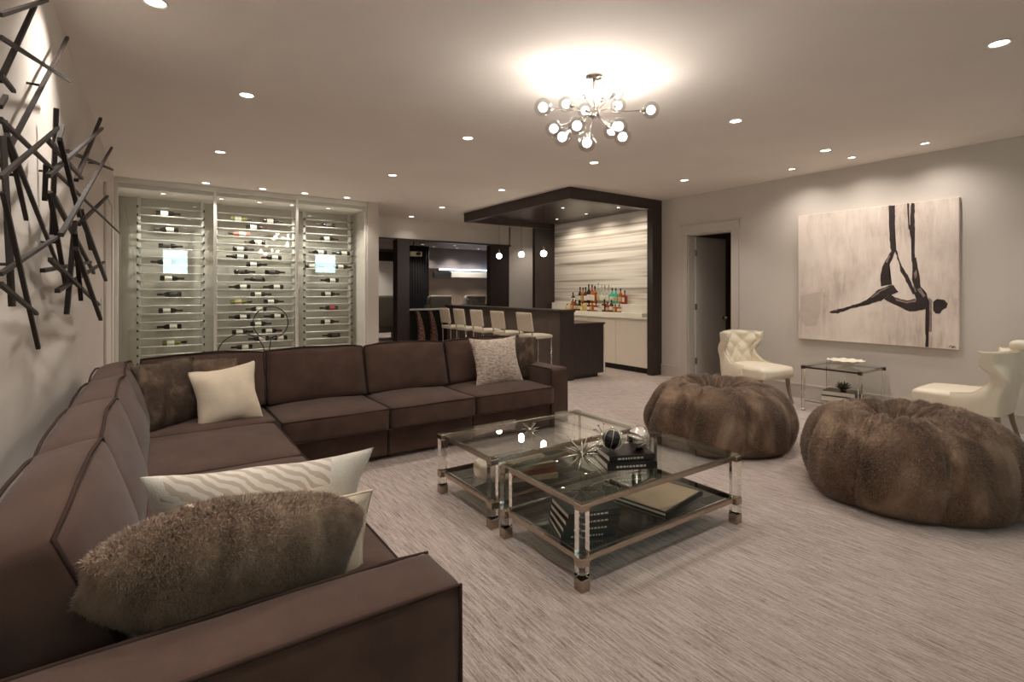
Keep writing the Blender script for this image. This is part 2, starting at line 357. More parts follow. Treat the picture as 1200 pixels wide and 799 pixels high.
# doorway casing at the end of the left wall
struct('trim_2', MB().box(XL, XL+.025, 7.25, 7.37, 0, 2.52, .004).box(XL, XL+.025, 8.25, 8.37, 0, 2.52, .004).box(XL, XL+.03, 7.2, 8.42, 2.52, 2.66, .004), 'trim')
d2 = struct('door_2', MB().box(XL, XL+.012, 7.37, 8.25, 0.01, 2.52), 'trim')
for z in (0.6, 1.35, 2.1): MB().box(XL+.012, XL+.022, 7.37, 7.41, z-.06, z+.06).build('hinge', 'nickel', d2)
s_ = tag(MB().box(XL, XL+.008, 6.90, 7.02, 1.22, 1.38, .002).build('light_switch', 'switch'), 'white switch plate on the left wall beside the door casing', 'switch')
MB().box(XL+.008, XL+.014, 6.93, 6.955, 1.26, 1.34).box(XL+.008, XL+.014, 6.965, 6.99, 1.26, 1.34).build('rocker', 'switch', s_)
# wall between wine room and the lounge behind, header over the opening
GY = 9.05
struct('wall_wine_back', MB().box(-.6, 3.12, 9.95, 10.1, 0, H), 'winewall')
struct('wall_wine', MB().box(3.10, 3.30, GY-.06, 10.1, 0, H).box(3.15, 3.30, 10.1, 10.65, 0, H), 'wall')
struct('ceiling_wine', MB().box(XL, 3.10, GY+.05, 9.95, 2.92, 3.05), 'ceiling')
struct('wall_header', MB().box(3.30, 7.2, 10.5, 10.65, 2.59, H).box(7.17, 11.0, 10.5, 10.65, 0, H), 'wall')
struct('trim_3', MB().box(3.30, 7.2, 10.46, 10.7, 2.562, 2.60), 'dark_wood')
# niche walls
struct('wall_niche', MB().box(7.62, 7.75, 5.9, 9.4, 0, H), 'wall')
struct('wall_bar_end', MB().box(7.45, 9.2, 9.3, 9.42, 0, H).box(9.08, 9.2, 9.42, 10.5, 0, H), 'wall')
sw = struct('wall_stone', MB().box(7.55, 7.62, 5.98, 9.29, 0.9, H), 'stone')
# lounge beyond the opening
struct('ceiling_lounge', MB().box(3.0, 11, 10.65, 15.2, 2.70, 2.80), 'greybulk')
struct('wall_lounge', MB().box(3.0, 11, 14.6, 14.75, 0, 2.8).box(10.6, 10.75, 10.65, 14.6, 0, 2.8).box(3.0, 3.15, 10.65, 14.6, 0, 2.8), 'brownwall')
struct('floor_lounge', MB().box(3.6, 10.5, 11.9, 14.6, 0, 0.28, .01), 'carpet')
struct('trim_4', MB().box(6.21, 10.5, 13.3, 14.6, 2.12, 2.70), 'greybulk')

# ------------------------------------------------------------------ sectional sofa
def rbox_grid(hx, hy, hz, r, n=10, puff=(0, 0, 0), wr=0.0, seed=0.0, taper=0.0):
    """rounded, puffed upholstery block centred on the origin"""
    us = []
    for i in range(n+1):
        t = -1+2*i/n; us.append(math.copysign(abs(t)**0.7, t))
    V = {}; vs_ = []; fs = []
    def vid(p):
        k = tuple(round(c, 4) for c in p)
        if k in V: return V[k]
        q = Vector((p[0]*hx, p[1]*hy, p[2]*hz)); c = Vector((max(-hx+r, min(hx-r, q.x)), max(-hy+r, min(hy-r, q.y)), max(-hz+r, min(hz-r, q.z))))
        d_ = q-c
        if d_.length > 1e-9: q = c+d_.normalized()*r
        a, b_, e = p
        q.x += puff[0]*a*(1-b_*b_)*(1-e*e); q.y += puff[1]*b_*(1-a*a)*(1-e*e); q.z += puff[2]*e*(1-a*a)*(1-b_*b_)
        if taper: q.y *= 1-taper*(e+1)/2
        if wr:
            nv = noise.noise_vector(Vector((q.x*4+seed, q.y*4, q.z*4))); q += nv*wr
            q += noise.noise_vector(Vector((q.x*11+seed, q.y*11, q.z*11)))*wr*0.35
        V[k] = len(vs_); vs_.append(tuple(q)); return V[k]
    for ax in range(3):
        for sg in (-1, 1):
            for i in range(n):
                for j in range(n):
                    quad = []
                    for a, b_ in ((us[i], us[j]), (us[i+1], us[j]), (us[i+1], us[j+1]), (us[i], us[j+1])):
                        p = [0, 0, 0]; p[ax] = sg; p[(ax+1) % 3] = a; p[(ax+2) % 3] = b_; quad.append(vid(p))
                    fs.append(tuple(quad if sg > 0 else quad[::-1]))
    return vs_, fs
def rect_loop(hx, hy, z, n=14, dz=None, bow=0.0):
    P = []
    for a, b_ in (((-1, -1), (1, -1)), ((1, -1), (1, 1)), ((1, 1), (-1, 1)), ((-1, 1), (-1, -1))):
        for i in range(n):
            t = i/n; P.append([(a[0]+(b_[0]-a[0])*t)*hx, (a[1]+(b_[1]-a[1])*t)*hy, z])
    return P
sofa = thing('sectional_sofa', 'large dark brown L-shaped fabric sectional sofa along the left wall', 'sofa', (0.2, 4.5, 0))
OFF = (0.2, 4.5, 0)
def sbox(name, *a, b=.012, m='sofa'):
    return MB().box(*a, b).build(name, m, sofa, off=OFF)
for a in ((-.44, .71, 1.50, 3.30), (-.44, .71, 3.305, 5.20)): sbox('base', *a, .035, .27)
for a in ((.715, 1.655), (1.665, 2.50), (2.505, 3.45)): sbox('base', a[0], a[1], 4.28, 5.20, .035, .27)
sbox('back_frame', -.45, -.30, 1.50, 5.25, .035, .68); sbox('back_frame', -.29, 3.45, 5.09, 5.25, .035, .68)
for q in ((-.45, .71, 1.27, 1.50, .04, .635), (3.45, 3.68, 4.26, 5.25, .04, .635)):
    hx, hy, hz = (q[1]-q[0])/2, (q[3]-q[2])/2, (q[5]-q[4])/2; c = ((q[0]+q[1])/2, (q[2]+q[3])/2, (q[4]+q[5])/2)
    vs_, fs = rbox_grid(hx, hy, hz, .022, 12, (.004, .004, .012), .004, q[0])
    arm = MB().add(vs_, fs, Matrix.Translation(c)).build('arm', 'sofa', sofa, off=OFF, smooth=True)
    pp = MB()
    for sy in (-1, 1):
        L = [(c[0]-hx+.006, c[1]+sy*(hy-.005), .045), (c[0]-hx+.006, c[1]+sy*(hy-.005), q[5]-.006)] + [(c[0]-hx+.006+(2*hx-.012)*i/10, c[1]+sy*(hy-.004), q[5]-.004+.004*math.sin(PI*i/10)) for i in range(1, 10)] + [(c[0]+hx-.006, c[1]+sy*(hy-.005), q[5]-.006), (c[0]+hx-.004, c[1]+sy*(hy-.005), .045)]
        if hx < hy: L = [(c[0]+sy*(hx-.005), c[1]-hy+.004, .045)]+[(c[0]+sy*(hx-.005), c[1]-hy+.006+(2*hy-.012)*i/10, q[5]-.004) for i in range(11)]
        pp.tube(L, .0065, 6)
    pp.build('piping', 'piping', arm, off=OFF, smooth=True)
def seat(x0, x1, y0, y1, z0=.272, z1=.465, seed=0.0):
    hx, hy, hz = (x1-x0)/2-.004, (y1-y0)/2-.004, (z1-z0)/2; c = ((x0+x1)/2, (y0+y1)/2, (z0+z1)/2)
    vs_, fs = rbox_grid(hx, hy, hz, .03, 12, (.012, .012, .03), .006, seed)
    o = MB().add(vs_, fs, Matrix.Translation(c)).build('seat_cushion', 'sofa', sofa, off=OFF, smooth=True)
    mb = MB()
    for sg in (-1, 1):
        L = rect_loop(hx-.003, hy-.003, 0, 12)
        for p in L:
            e = (1-(p[0]/hx)**2)*(abs(abs(p[1])-hy) < .01)+(1-(p[1]/hy)**2)*(abs(abs(p[0])-hx) < .01)
            p[0] *= 1+.004*e; p[1] *= 1+.004*e; p[2] = sg*(hz-.012)+noise.noise(Vector((p[0]*3+seed, p[1]*3, sg)))*.004
        mb.tube([tuple(Vector(p)+Vector(c)) for p in L], .006, 6, closed=True)
    mb.build('piping', 'piping', o, off=OFF, smooth=True)
for i, q in enumerate(((-.12, .775, 4.29, 5.08), (.785, 1.65, 4.19, 5.08), (1.655, 2.495, 4.19, 5.08), (2.50, 3.448, 4.19, 5.08), (-.28, .75, 3.33, 4.285), (-.28, .75, 2.42, 3.325), (-.28, .75, 1.50, 2.415))):
    seat(*q, seed=i*3.1)
def back_cushion(cx, cy, length, along, lean_dir, hgt=.47, thick=.25, seed=0., zb=.455, lean=13, sag=(0, 0)):
    hx, hy, hz = length/2-.003, thick/2, hgt/2
    vs_, fs = rbox_grid(hx, hy, hz, .035, 14, (.006, .045, .03), .010, seed, 0.25)
    rot = Matrix.Rotation(along, 4, 'Z') @ Matrix.Rotation(math.radians(-lean)*lean_dir, 4, 'X')
    vs_ = [(x, y+sag[1]*max(0, -x/hx)**1.5*(z+hz)/(2*hz), z-sag[0]*max(0, -x/hx)**1.5*(z+hz)/(2*hz)) for x, y, z in vs_]
    T = Matrix.Translation((cx, cy, zb)) @ rot @ Matrix.Translation((0, 0, hz))
    o = MB().add(vs_, fs, T).build('back_cushion', 'sofa', sofa, off=OFF, smooth=True)
    mb = MB()
    for sg in (-1, 1):
        L = []
        for (a, b_) in (((-1, -1), (1, -1)), ((1, -1), (1, 1)), ((1, 1), (-1, 1)), ((-1, 1), (-1, -1))):
            for i in range(12):
                t = i/12; x = a[0]+(b_[0]-a[0])*t; z = a[1]+(b_[1]-a[1])*t
                y = sg*(hy-.012)*(1-.25*(z+1)/2); zz = z*(hz-.01)+(.026*(1-x*x) if z > .99 else 0)
                p = Vector((x*(hx-.006), y, zz)); q = p+noise.noise_vector(p*4+Vector((seed, 0, 0)))*.010
                k_ = max(0, -x)**1.5*(z+1)/2; q.y += sag[1]*k_; q.z -= sag[0]*k_; L.append(tuple(T @ q))
        mb.tube(L, .0065, 6, closed=True)
    mb.build('piping', 'piping', o, off=OFF, smooth=True)
for i, (a, b_) in enumerate(((-.10, .785), (.79, 1.66), (1.665, 2.53), (2.535, 3.43))): back_cushion((a+b_)/2, 4.93, b_-a, 0, 1, seed=i*2.3)
for i, (a, b_) in enumerate(((1.64, 2.42), (2.425, 3.30), (3.305, 4.18), (4.185, 5.0))): back_cushion(-.16, (a+b_)/2, b_-a, PI/2, 1, seed=20+i*2.7, thick=.27, hgt=.46, lean=12, sag=((.055, .05) if i == 0 else (.015, .01)))

# ------------------------------------------------------------------ loose cushions
def pillow_mesh(w, h, t, n=22, seed=0.0, wr=0.012, pinch=0.06, taper=0.0):
    vs_ = []; fs = []; idx = {}
    for sg in (1, -1):
        for i in range(n+1):
            for j in range(n+1):
                u = math.sin((-1+2*i/n)*PI/2); v_ = math.sin((-1+2*j/n)*PI/2)
                edge = i in (0, n) or j in (0, n)
                if edge and sg < 0: idx[(sg, i, j)] = idx[(1, i, j)]; continue
                x = w/2*u*(1-pinch*(1-v_*v_)); y = h/2*v_*(1-pinch*(1-u*u))*(1-taper*max(0, min(1, (-.1-u)/.9))**1.5)*(1-.55*taper*max(0, (u-.5)/.5)**2.5)
                th = t/2*((1-abs(u)**2.4)*(1-abs(v_)**2.4))**0.55
                p = Vector((x, y, sg*th))
                p += noise.noise_vector(Vector((x*5+seed, y*5, sg*2)))*wr + noise.noise_vector(Vector((x*14+seed, y*14, sg*3)))*wr*.4*(0 if edge else 1)
                idx[(sg, i, j)] = len(vs_); vs_.append(tuple(p))
    for sg in (1, -1):
        for i in range(n):
            for j in range(n):
                q = (idx[(sg, i, j)], idx[(sg, i+1, j)], idx[(sg, i+1, j+1)], idx[(sg, i, j+1)])
                fs.append(q if sg > 0 else q[::-1])
    return vs_, fs
def frame_from(u, v_):
    u = Vector(u).normalized(); v_ = Vector(v_); v_ = (v_-u*u.dot(v_)).normalized(); n = u.cross(v_)
    return Matrix(((u.x, v_.x, n.x, 0), (u.y, v_.y, n.y, 0), (u.z, v_.z, n.z, 0), (0, 0, 0, 1)))
def fur_part(src, parent, mat, count, length, width, comb=(0, 0, -1), seed=0):
    me = src.data; vol = 0.0
    for p in me.polygons:
        q = [me.vertices[i].co for i in p.vertices]
        for i in range(1, len(q)-1): vol += q[0].dot(q[i].cross(q[i+1]))
    if vol < 0: me.flip_normals()
    me.calc_loop_triangles(); rng = np.random.default_rng(seed)
    nv = len(me.vertices); co = np.empty(nv*3); me.vertices.foreach_get('co', co); co = co.reshape(-1, 3)
    no = np.empty(nv*3); me.vertices.foreach_get('normal', no); no = no.reshape(-1, 3)
    nt_ = len(me.loop_triangles); tri = np.empty(nt_*3, dtype=np.int32); me.loop_triangles.foreach_get('vertices', tri); tri = tri.reshape(-1, 3)
    a, b_, c = co[tri[:, 0]], co[tri[:, 1]], co[tri[:, 2]]
    ar = np.linalg.norm(np.cross(b_-a, c-a), axis=1); pick = rng.choice(nt_, count, p=ar/ar.sum())
    r1 = np.sqrt(rng.random(count))[:, None]; r2 = rng.random(count)[:, None]
    w0, w1, w2 = 1-r1, r1*(1-r2), r1*r2; t = tri[pick]
    p = co[t[:, 0]]*w0+co[t[:, 1]]*w1+co[t[:, 2]]*w2; n = no[t[:, 0]]*w0+no[t[:, 1]]*w1+no[t[:, 2]]*w2
    n /= np.linalg.norm(n, axis=1)[:, None]
    cb = np.array(comb, float)[None, :]-n*(n @ np.array(comb, float))[:, None]
    d = n*0.75+cb*0.45+rng.normal(0, .33, (count, 3)); d /= np.linalg.norm(d, axis=1)[:, None]
    d2 = n*0.25+cb*0.8+rng.normal(0, .40, (count, 3)); d2 /= np.linalg.norm(d2, axis=1)[:, None]
    L = length*(0.6+0.7*rng.random(count))[:, None]
    s = np.cross(d, rng.normal(0, 1, (count, 3))); s /= np.linalg.norm(s, axis=1)[:, None]; s *= np.where((np.cross(s, d)*n).sum(1) < 0, -1, 1)[:, None]; s *= width*(0.6+0.8*rng.random(count))[:, None]
    p0 = p-n*length*.15; pm = p0+d*L*.55; pt = pm+d2*L*.5
    V = np.stack([p0-s*.5, p0+s*.5, pm-s*.4, pm+s*.4, pt], axis=1).reshape(-1, 3)
    base = (np.arange(count)*5)[:, None]
    quads = (base+np.array([[0, 1, 3, 2]])); tris = base+np.array([[2, 3, 4]])
    loops = np.concatenate([quads, tris], axis=1).reshape(-1)
    starts = (np.arange(count)[:, None]*7+np.array([[0, 4]])).reshape(-1)
    fm = bpy.data.meshes.new('fur'); fm.vertices.add(len(V)); fm.vertices.foreach_set('co', V.reshape(-1))
    fm.loops.add(len(loops)); fm.loops.foreach_set('vertex_index', loops.astype(np.int32))
    fm.polygons.add(count*2); fm.polygons.foreach_set('loop_start', starts.astype(np.int32))
    fm.update(calc_edges=True); fm.validate()
    fm.polygons.foreach_set('use_smooth', np.ones(count*2, dtype=bool))
    at = fm.attributes.new('tip', 'FLOAT', 'POINT'); rv = rng.random(count)
    tipv = np.stack([0*rv, 0*rv, .4+.2*rv, .4+.2*rv, .8+.4*rv], axis=1).reshape(-1); at.data.foreach_set('value', tipv.astype(np.float32))
    nn = n+d*.45+rng.normal(0, .30, (count, 3)); nn /= np.linalg.norm(nn, axis=1)[:, None]
    fm.normals_split_custom_set_from_vertices(np.repeat(nn, 5, axis=0).tolist())
    fm.materials.append(M[mat]); o = bpy.data.objects.new('fur', fm); C.objects.link(o); o.parent = parent
    o['kind'] = 'stuff'; return o
def pillow(label, c, u, v_, w, h, t, mat, back=None, fur=0, seed=0.0, wr=.012, pinch=.06, piping=False, taper=0.0):
    root = thing('throw_pillow', label, 'cushion', c)
    T = frame_from(u, v_); vs_, fs = pillow_mesh(w, h, t, 22, seed, wr, pinch, taper)
    o = MB().add(vs_, fs, T).build('cover', mat, root, smooth=True)
    if back:
        o.data.materials.append(M[back])
        nrm = T.to_3x3() @ Vector((0, 0, 1))
        for p in o.data.polygons:
            lc = T.transposed() @ p.center
            if p.normal.dot(nrm) < 0 or (lc.y > .30*h and -.42*w < lc.x < .25*w): p.material_index = 1
    if piping:
        n = 22; L = []
        def e(i, j):
            u_ = math.sin((-1+2*i/n)*PI/2); q_ = math.sin((-1+2*j/n)*PI/2)
            x = w/2*u_*(1-pinch*(1-q_*q_)); y = h/2*q_*(1-pinch*(1-u_*u_)); p = Vector((x, y, 0))
            return tuple(T @ (p+noise.noise_vector(Vector((x*5+seed, y*5, 2)))*wr))
        for i in range(n): L.append(e(i, 0))
        for j in range(n): L.append(e(n, j))
        for i in range(n, 0, -1): L.append(e(i, n))
        for j in range(n, 0, -1): L.append(e(0, j))
        MB().tube(L, .004, 6, closed=True).build('piping', mat, root, smooth=True)
    if fur: fur_part(o, root, mat, fur, .019, .0020, comb=(0.1, -0.1, -0.5), seed=int(seed*10)+1)
    return root
pillow('large brown fur cushion lying against the near sofa arm in the foreground', (.18, 1.63, .695), (1, .06, -.17), (.10, -.22, 1), .68, .37, .26, 'furcush', fur=120000, seed=1.0, pinch=.04, taper=.7)
pillow('large white woven cushion standing behind the foreground fur cushion', (.31, 1.95, .668), (1, .02, -.05), (-.02, -.26, 1), .72, .45, .18, 'white', back='zigzag', seed=2.0, pinch=.13)
pillow('small cream cushion squeezed between the foreground fur cushion and large white cushion', (.37, 1.80, .605), (1, .02, -.06), (0, -.2, 1), .50, .34, .12, 'cream', seed=2.7, pinch=.07, piping=True)
pillow('dark brown fur cushion in the sofa corner, left of the plain cream cushion', (.10, 4.60, .70), (.75, .62, .0), (-.2, .25, 1), .50, .48, .20, 'furdark', fur=40000, seed=3.0, pinch=.03)
pillow('lighter brown fur cushion peeping out behind the plain cream cushion', (.33, 4.72, .70), (1, -.12, .0), (.0, .24, 1), .44, .44, .16, 'furcush', fur=34000, seed=4.0, pinch=.03)
pillow('plain cream square cushion tilted on one corner of the sofa seat', (.45, 4.50, .662), (1, .02, .12), (-.40, .30, 1), .45, .44, .15, 'cream', seed=5.0, wr=.014, pinch=.09)
pillow('pale knotted boucle cushion at the right end of the sofa', (3.02, 4.66, .71), (1, .04, .0), (-.01, .28, 1), .62, .53, .17, 'boucle', seed=6.0, pinch=.12)
pillow('brown fur cushion between the boucle cushion and the right sofa arm', (3.36, 4.80, .70), (.85, -.5, .0), (.12, .26, 1), .48, .48, .16, 'furdark', fur=34000, seed=7.0, pinch=.05)

# ------------------------------------------------------------------ fur bean bags
def beanbag(label, loc, R, Ht, seed, rz, count, gather=(0, 0)):
    root = thing('bean_bag', label, 'bean bag', loc, rz, 'fur bean bags')
    prof = [(0.0, 0.0), (.55, 0.0), (.84, .02), (.96, .14), (1.0, .36), (.97, .58), (.88, .79), (.74, .94), (.57, 1.0), (.40, .96), (.25, .86), (.10, .74), (0.0, .71)]
    P = []
    for i in range(len(prof)-1):
        p0, p1, p2, p3 = prof[max(i-1, 0)], prof[i], prof[i+1], prof[min(i+2, len(prof)-1)]
        for s in range(6):
            t = s/6
            P.append(tuple(max(0, .5*((2*p1[k])+(-p0[k]+p2[k])*t+(2*p0[k]-5*p1[k]+4*p2[k]-p3[k])*t*t+(-p0[k]+3*p1[k]-3*p2[k]+p3[k])*t**3)) for k in (0, 1)))
    P.append(prof[-1]); n = 240; vs_ = []; fs = []; npan = 8
    for i, (r, z) in enumerate(P):
        up = max(0, (i/len(P)-.5)*2)
        for k in range(n):
            th = 2*PI*k/n
            wob = .25*math.sin(z*2.6+seed)*(1-up)
            pan = abs(math.sin(npan/2*(th+wob*.3)))                       # 0 on a seam
            seam = -math.exp(-(pan/.16)**2)                             # sharp stitched groove
            bulge = (pan**.6-1)*.055
            nf = 17; ft = th+.10*math.sin(3*th+seed)+.05*noise.noise(Vector((math.cos(th)*2, math.sin(th)*2, seed)))
            fold = abs(math.sin(nf/2*ft+seed))**.7-.62                    # gathered folds: round ridges, sharp valleys
            amp = 1.0+.7*noise.noise(Vector((math.cos(th)*1.7+seed, math.sin(th)*1.7, 7)))
            fr_ = max(0, min(1, (.97-r)/.25))*min(1, r*3.2)*up
            lump = noise.noise(Vector((math.cos(th)*1.3+seed, math.sin(th)*1.3, z*1.4)))*.08
            wr_ = noise.noise(Vector((math.cos(th)*3+seed, math.sin(th)*3, z*2.2+seed)))*.035*min(1, z*4)
            k_ = min(1, z*5)
            rr = r*(1+(bulge+seam*.035)*(.4+.6*k_)+lump+wr_); zz = z*(1+.12*noise.noise(Vector((math.cos(th)*r*1.2, math.sin(th)*r*1.2+seed, 3)))*up)+(fold*.19*amp+seam*.05)*fr_
            g = up**1.2
            vs_.append((R*(rr*math.cos(th)+gather[0]*g), R*(rr*math.sin(th)+gather[1]*g), Ht*max(zz, 0)))
    for i in range(len(P)-1):
        for k in range(n): fs.append((i*n+k, i*n+(k+1) % n, (i+1)*n+(k+1) % n, (i+1)*n+k))
    o = MB().add(vs_, fs).build('cover', 'furbag', root, smooth=True)
    fur_part(o, root, 'furbag', count, .022, .0042, comb=(0, 0, -.8), seed=int(seed))
    return root
beanbag('large brown fur bean bag nearest the camera on the right', (4.43, 1.44, 0), .655, .60, 3, .62, 170000, (.02, .10))
beanbag('brown fur bean bag farther back, in front of the left slipper chair', (4.52, 3.00, 0), .68, .56, 8, 1.0, 150000, (.0, .08))

# ------------------------------------------------------------------ coffee tables
TX0, TX1 = 1.68, 3.03
def coffee_table(y0, y1, label):
    cx, cy = (TX0+TX1)/2, (y0+y1)/2; hx, hy = (TX1-TX0)/2, (y1-y0)/2
    t = thing('coffee_table', label, 'table', (cx, cy, 0), 0, 'glass coffee tables')
    lw = .058
    for sx in (-1, 1):
        for sy in (-1, 1):
            x0, x1 = sorted((sx*hx, sx*(hx-lw))); yy0, yy1 = sorted((sy*hy, sy*(hy-lw)))
            lg = MB().box(x0+.002, x1-.002, yy0+.002, yy1-.002, .06, .39, .004).build('leg', 'acrylic', t)
            MB().box(x0, x1, yy0, yy1, 0, .06, .003).build('foot_cap', 'nickel', lg)
            MB().box(x0-.0, x1+.0, yy0, yy1, .12, .165, .003).build('shelf_block', 'nickel', lg)
            MB().box(x0, x1, yy0, yy1, .39, .425, .003).build('top_block', 'nickel', lg)
    for z0, z1 in ((.395, .422), (.135, .163)):
        for sy in (-1, 1):
            a, b_ = sorted((sy*(hy-.016), sy*(hy-.042))); MB().box(-hx+lw, hx-lw, a, b_, z0, z1, .002).build('rail', 'nickel', t)
        for sx in (-1, 1):
            a, b_ = sorted((sx*(hx-.016), sx*(hx-.042))); MB().box(a, b_, -hy+lw, hy-lw, z0, z1, .002).build('rail', 'nickel', t)
    MB().box(-hx+.006, hx-.006, -hy+.006, hy-.006, .4255, .4355, .002).build('glass_top', 'tableglass', t)
    MB().box(-hx+.045, hx-.045, -hy+.045, hy-.045, .1635, .1705, .001).build('glass_shelf', 'shelfglass', t)
    return t
coffee_table(1.845, 2.565, 'square-legged glass and acrylic coffee table nearer the camera, books on its shelf')
coffee_table(2.655, 3.385, 'square-legged glass and acrylic coffee table on the sofa side, white coral on its shelf')
# things on the tables
ZT, ZS = .436, .171
def book(label, c, w, l, h, rz, cover, group, spine=None, marks=0):
    r = thing('book', label, 'book', c, rz, group)
    MB().box(-w/2, w/2, -l/2, l/2, h-.004, h).box(-w/2, w/2, -l/2, l/2, 0, .004).box(-w/2, w/2, -l/2, -l/2+.004, .004, h-.004).build('cover', cover, r)
    MB().box(-w/2+.005, w/2-.005, -l/2+.004, l/2-.006, .004, h-.004).build('pages', 'paper', r)
    if marks:
        mb = MB(); x = -w*.32; rr = random.Random(int(c[0]*1000)+int(c[2]*999))
        while x < w*.25:
            L = .008+.012*rr.random(); mb.box(x, x+L, -l/2-.0006, -l/2, h*.36, h*.62); x += L+.006
        mb.build('spine_lettering', 'lettering', r)
    return r
G = 'books stacked on the front table shelf'
NM = ['lowest', 'second from the bottom', 'third from the bottom', 'top']
for i in range(4):
    book('dark green hardback, %s of the stack on the front table shelf' % NM[i], (1.90+.006*i, 2.09-.004*i, ZS+.036*i), .30, .25, .034, math.radians(-24+2*i), 'greenbook', G, marks=1)
b_ = book('large flat picture book with tan cover on the front table shelf', (2.58, 2.13, ZS), .46, .36, .024, math.radians(10), 'blackbook', None)
MB().box(-.215, .215, -.165, .165, .0242, .0250).build('cover_picture', 'tanbook', b_)
book('second flat black book under the large picture book', (2.58, 2.13, ZS), .46, .36, .024, math.radians(10), 'blackbook', None) if False else None
b2 = book('black hardback, lower of the pair under the silver balls on the front table', (2.29, 2.14, ZT), .30, .24, .042, math.radians(-25), 'blackbook', 'black books under the silver balls', marks=1)
b3 = book('black hardback, upper of the pair under the silver balls on the front table', (2.295, 2.145, ZT+.043), .28, .22, .036, math.radians(-23), 'blackbook', 'black books under the silver balls', marks=1)
ZB = ZT+.0795
# ribbed silver ball
sb = thing('decorative_ball', 'ribbed silver ball resting on two black books', 'ornament', (2.365, 2.10, ZB))
mb = MB(); n, m_ = 48, 16; vs_ = []; fs = []
for i in range(m_+1):
    a = PI*i/m_
    for k in range(n):
        r = .066*(1+.06*math.cos(12*2*PI*k/n)*math.sin(a)); vs_.append((r*math.sin(a)*math.cos(2*PI*k/n), -r*math.cos(a), r*math.sin(a)*math.sin(2*PI*k/n)))
for i in range(m_):
    for k in range(n): fs.append((i*n+k, i*n+(k+1) % n, (i+1)*n+(k+1) % n, (i+1)*n+k))
mb.add(vs_, fs, Matrix.Translation((0, 0, .068)) @ Matrix.Rotation(.7, 4, 'Y')).build('ball', 'silver', sb, smooth=True)
# wire ball
wb = thing('decorative_ball', 'dark ball in thin silver hoops on black books, left of ribbed ball', 'ornament', (2.215, 2.17, ZB))
MB().sphere((0, 0, .064), .055, 20, 12).build('core', 'black', wb, smooth=True)
for k in range(4):
    R_ = Matrix.Translation((0, 0, .066)) @ Matrix.Rotation(k*PI/4, 4, 'Z') @ Matrix.Rotation(PI/2+.2*k, 4, 'X')
    MB().tube([tuple(R_ @ Vector((.064*math.cos(2*PI*i/28), .064*math.sin(2*PI*i/28), 0))) for i in range(28)], .002, 6, closed=True).build('hoop', 'silver', wb, smooth=True)
cb = thing('decorative_ball', 'small clear crystal ball behind the ribbed silver ball', 'ornament', (2.34, 2.225, ZB))
MB().sphere((0, 0, .04), .04, 20, 12).build('ball', 'crystal', cb, smooth=True)
jr = thing('jar', 'squat clear glass jar with a black lid, behind the silver balls on the front table', 'jar', (2.52, 2.26, ZT))
MB().lathe([(.05, 0), (.055, .005), (.055, .10), (.045, .115), (.045, .12)], 24).build('body', 'glass', jr, smooth=True, angle=40)
MB().lathe([(.047, .12), (.05, .122), (.05, .138), (.012, .142), (.012, .15), (1e-6, .152)], 24).build('lid', 'black', jr, smooth=True, angle=40)
def burst(name, label, loc, R, n, seed, tip=.0015, ball=0.0, base=.006, mat='silver'):
    r = thing(name, label, 'ornament', loc); rr = random.Random(seed)
    MB().sphere((0, 0, R*.75), .016, 12, 8).build('core', mat, r, smooth=True)
    for k in range(n):
        z = -0.72+1.55*k/(n-1) if n > 1 else 0; a = k*2.39996+rr.random()*.5
        q = math.sqrt(max(0, 1-z*z)); L = R*(.75+.25*rr.random()); e = Vector((q*math.cos(a), q*math.sin(a), z))*L
        if e.z < -R*.74: e.z = -R*.74
        mb = MB().tube([(0, 0, R*.75), tuple(Vector((0, 0, R*.75))+e*.5), tuple(Vector((0, 0, R*.75))+e)], [base*.6, base, tip], 6)
        if ball: mb.sphere(tuple(Vector((0, 0, R*.75))+e), ball, 8, 6)
        mb.build('spike', mat, r, smooth=True)
    return r
burst('starburst', 'large spiky silver starburst ornament on the front table, left of the black books', (1.98, 2.17, ZT), .135, 22, 5)
burst('starburst', 'clear beaded starburst ornament standing behind the black books', (2.40, 2.42, ZT), .10, 18, 9, ball=.007, base=.0025, tip=.002)
burst('starburst', 'slim spiky starburst ornament on the sofa-side table', (2.12, 2.86, ZT), .085, 16, 14, base=.004)
cr = thing('coral', 'lump of white coral on the shelf of the sofa-side table', 'coral', (1.86, 2.95, ZS))
vs_, fs = rbox_grid(.10, .07, .075, .05, 12, (.01, .01, .01), .03, 4)
MB().add(vs_, fs, Matrix.Translation((0, 0, .085))).build('lump', 'coral', cr, smooth=True)
for i, (cv, lb) in enumerate((('tanbook', 'tan hardback at the bottom of the stack on the sofa-side table shelf'), ('redbook', 'red hardback in the middle of the stack on the sofa-side table shelf'), ('tanbook', 'tan hardback at the top of the stack on the sofa-side table shelf'), )):
    book(lb, (2.16, 2.92, ZS+.034*i), .34-.02*i, .26-.015*i, .032, math.radians(-18+4*i), cv, 'books on the sofa-side table shelf')

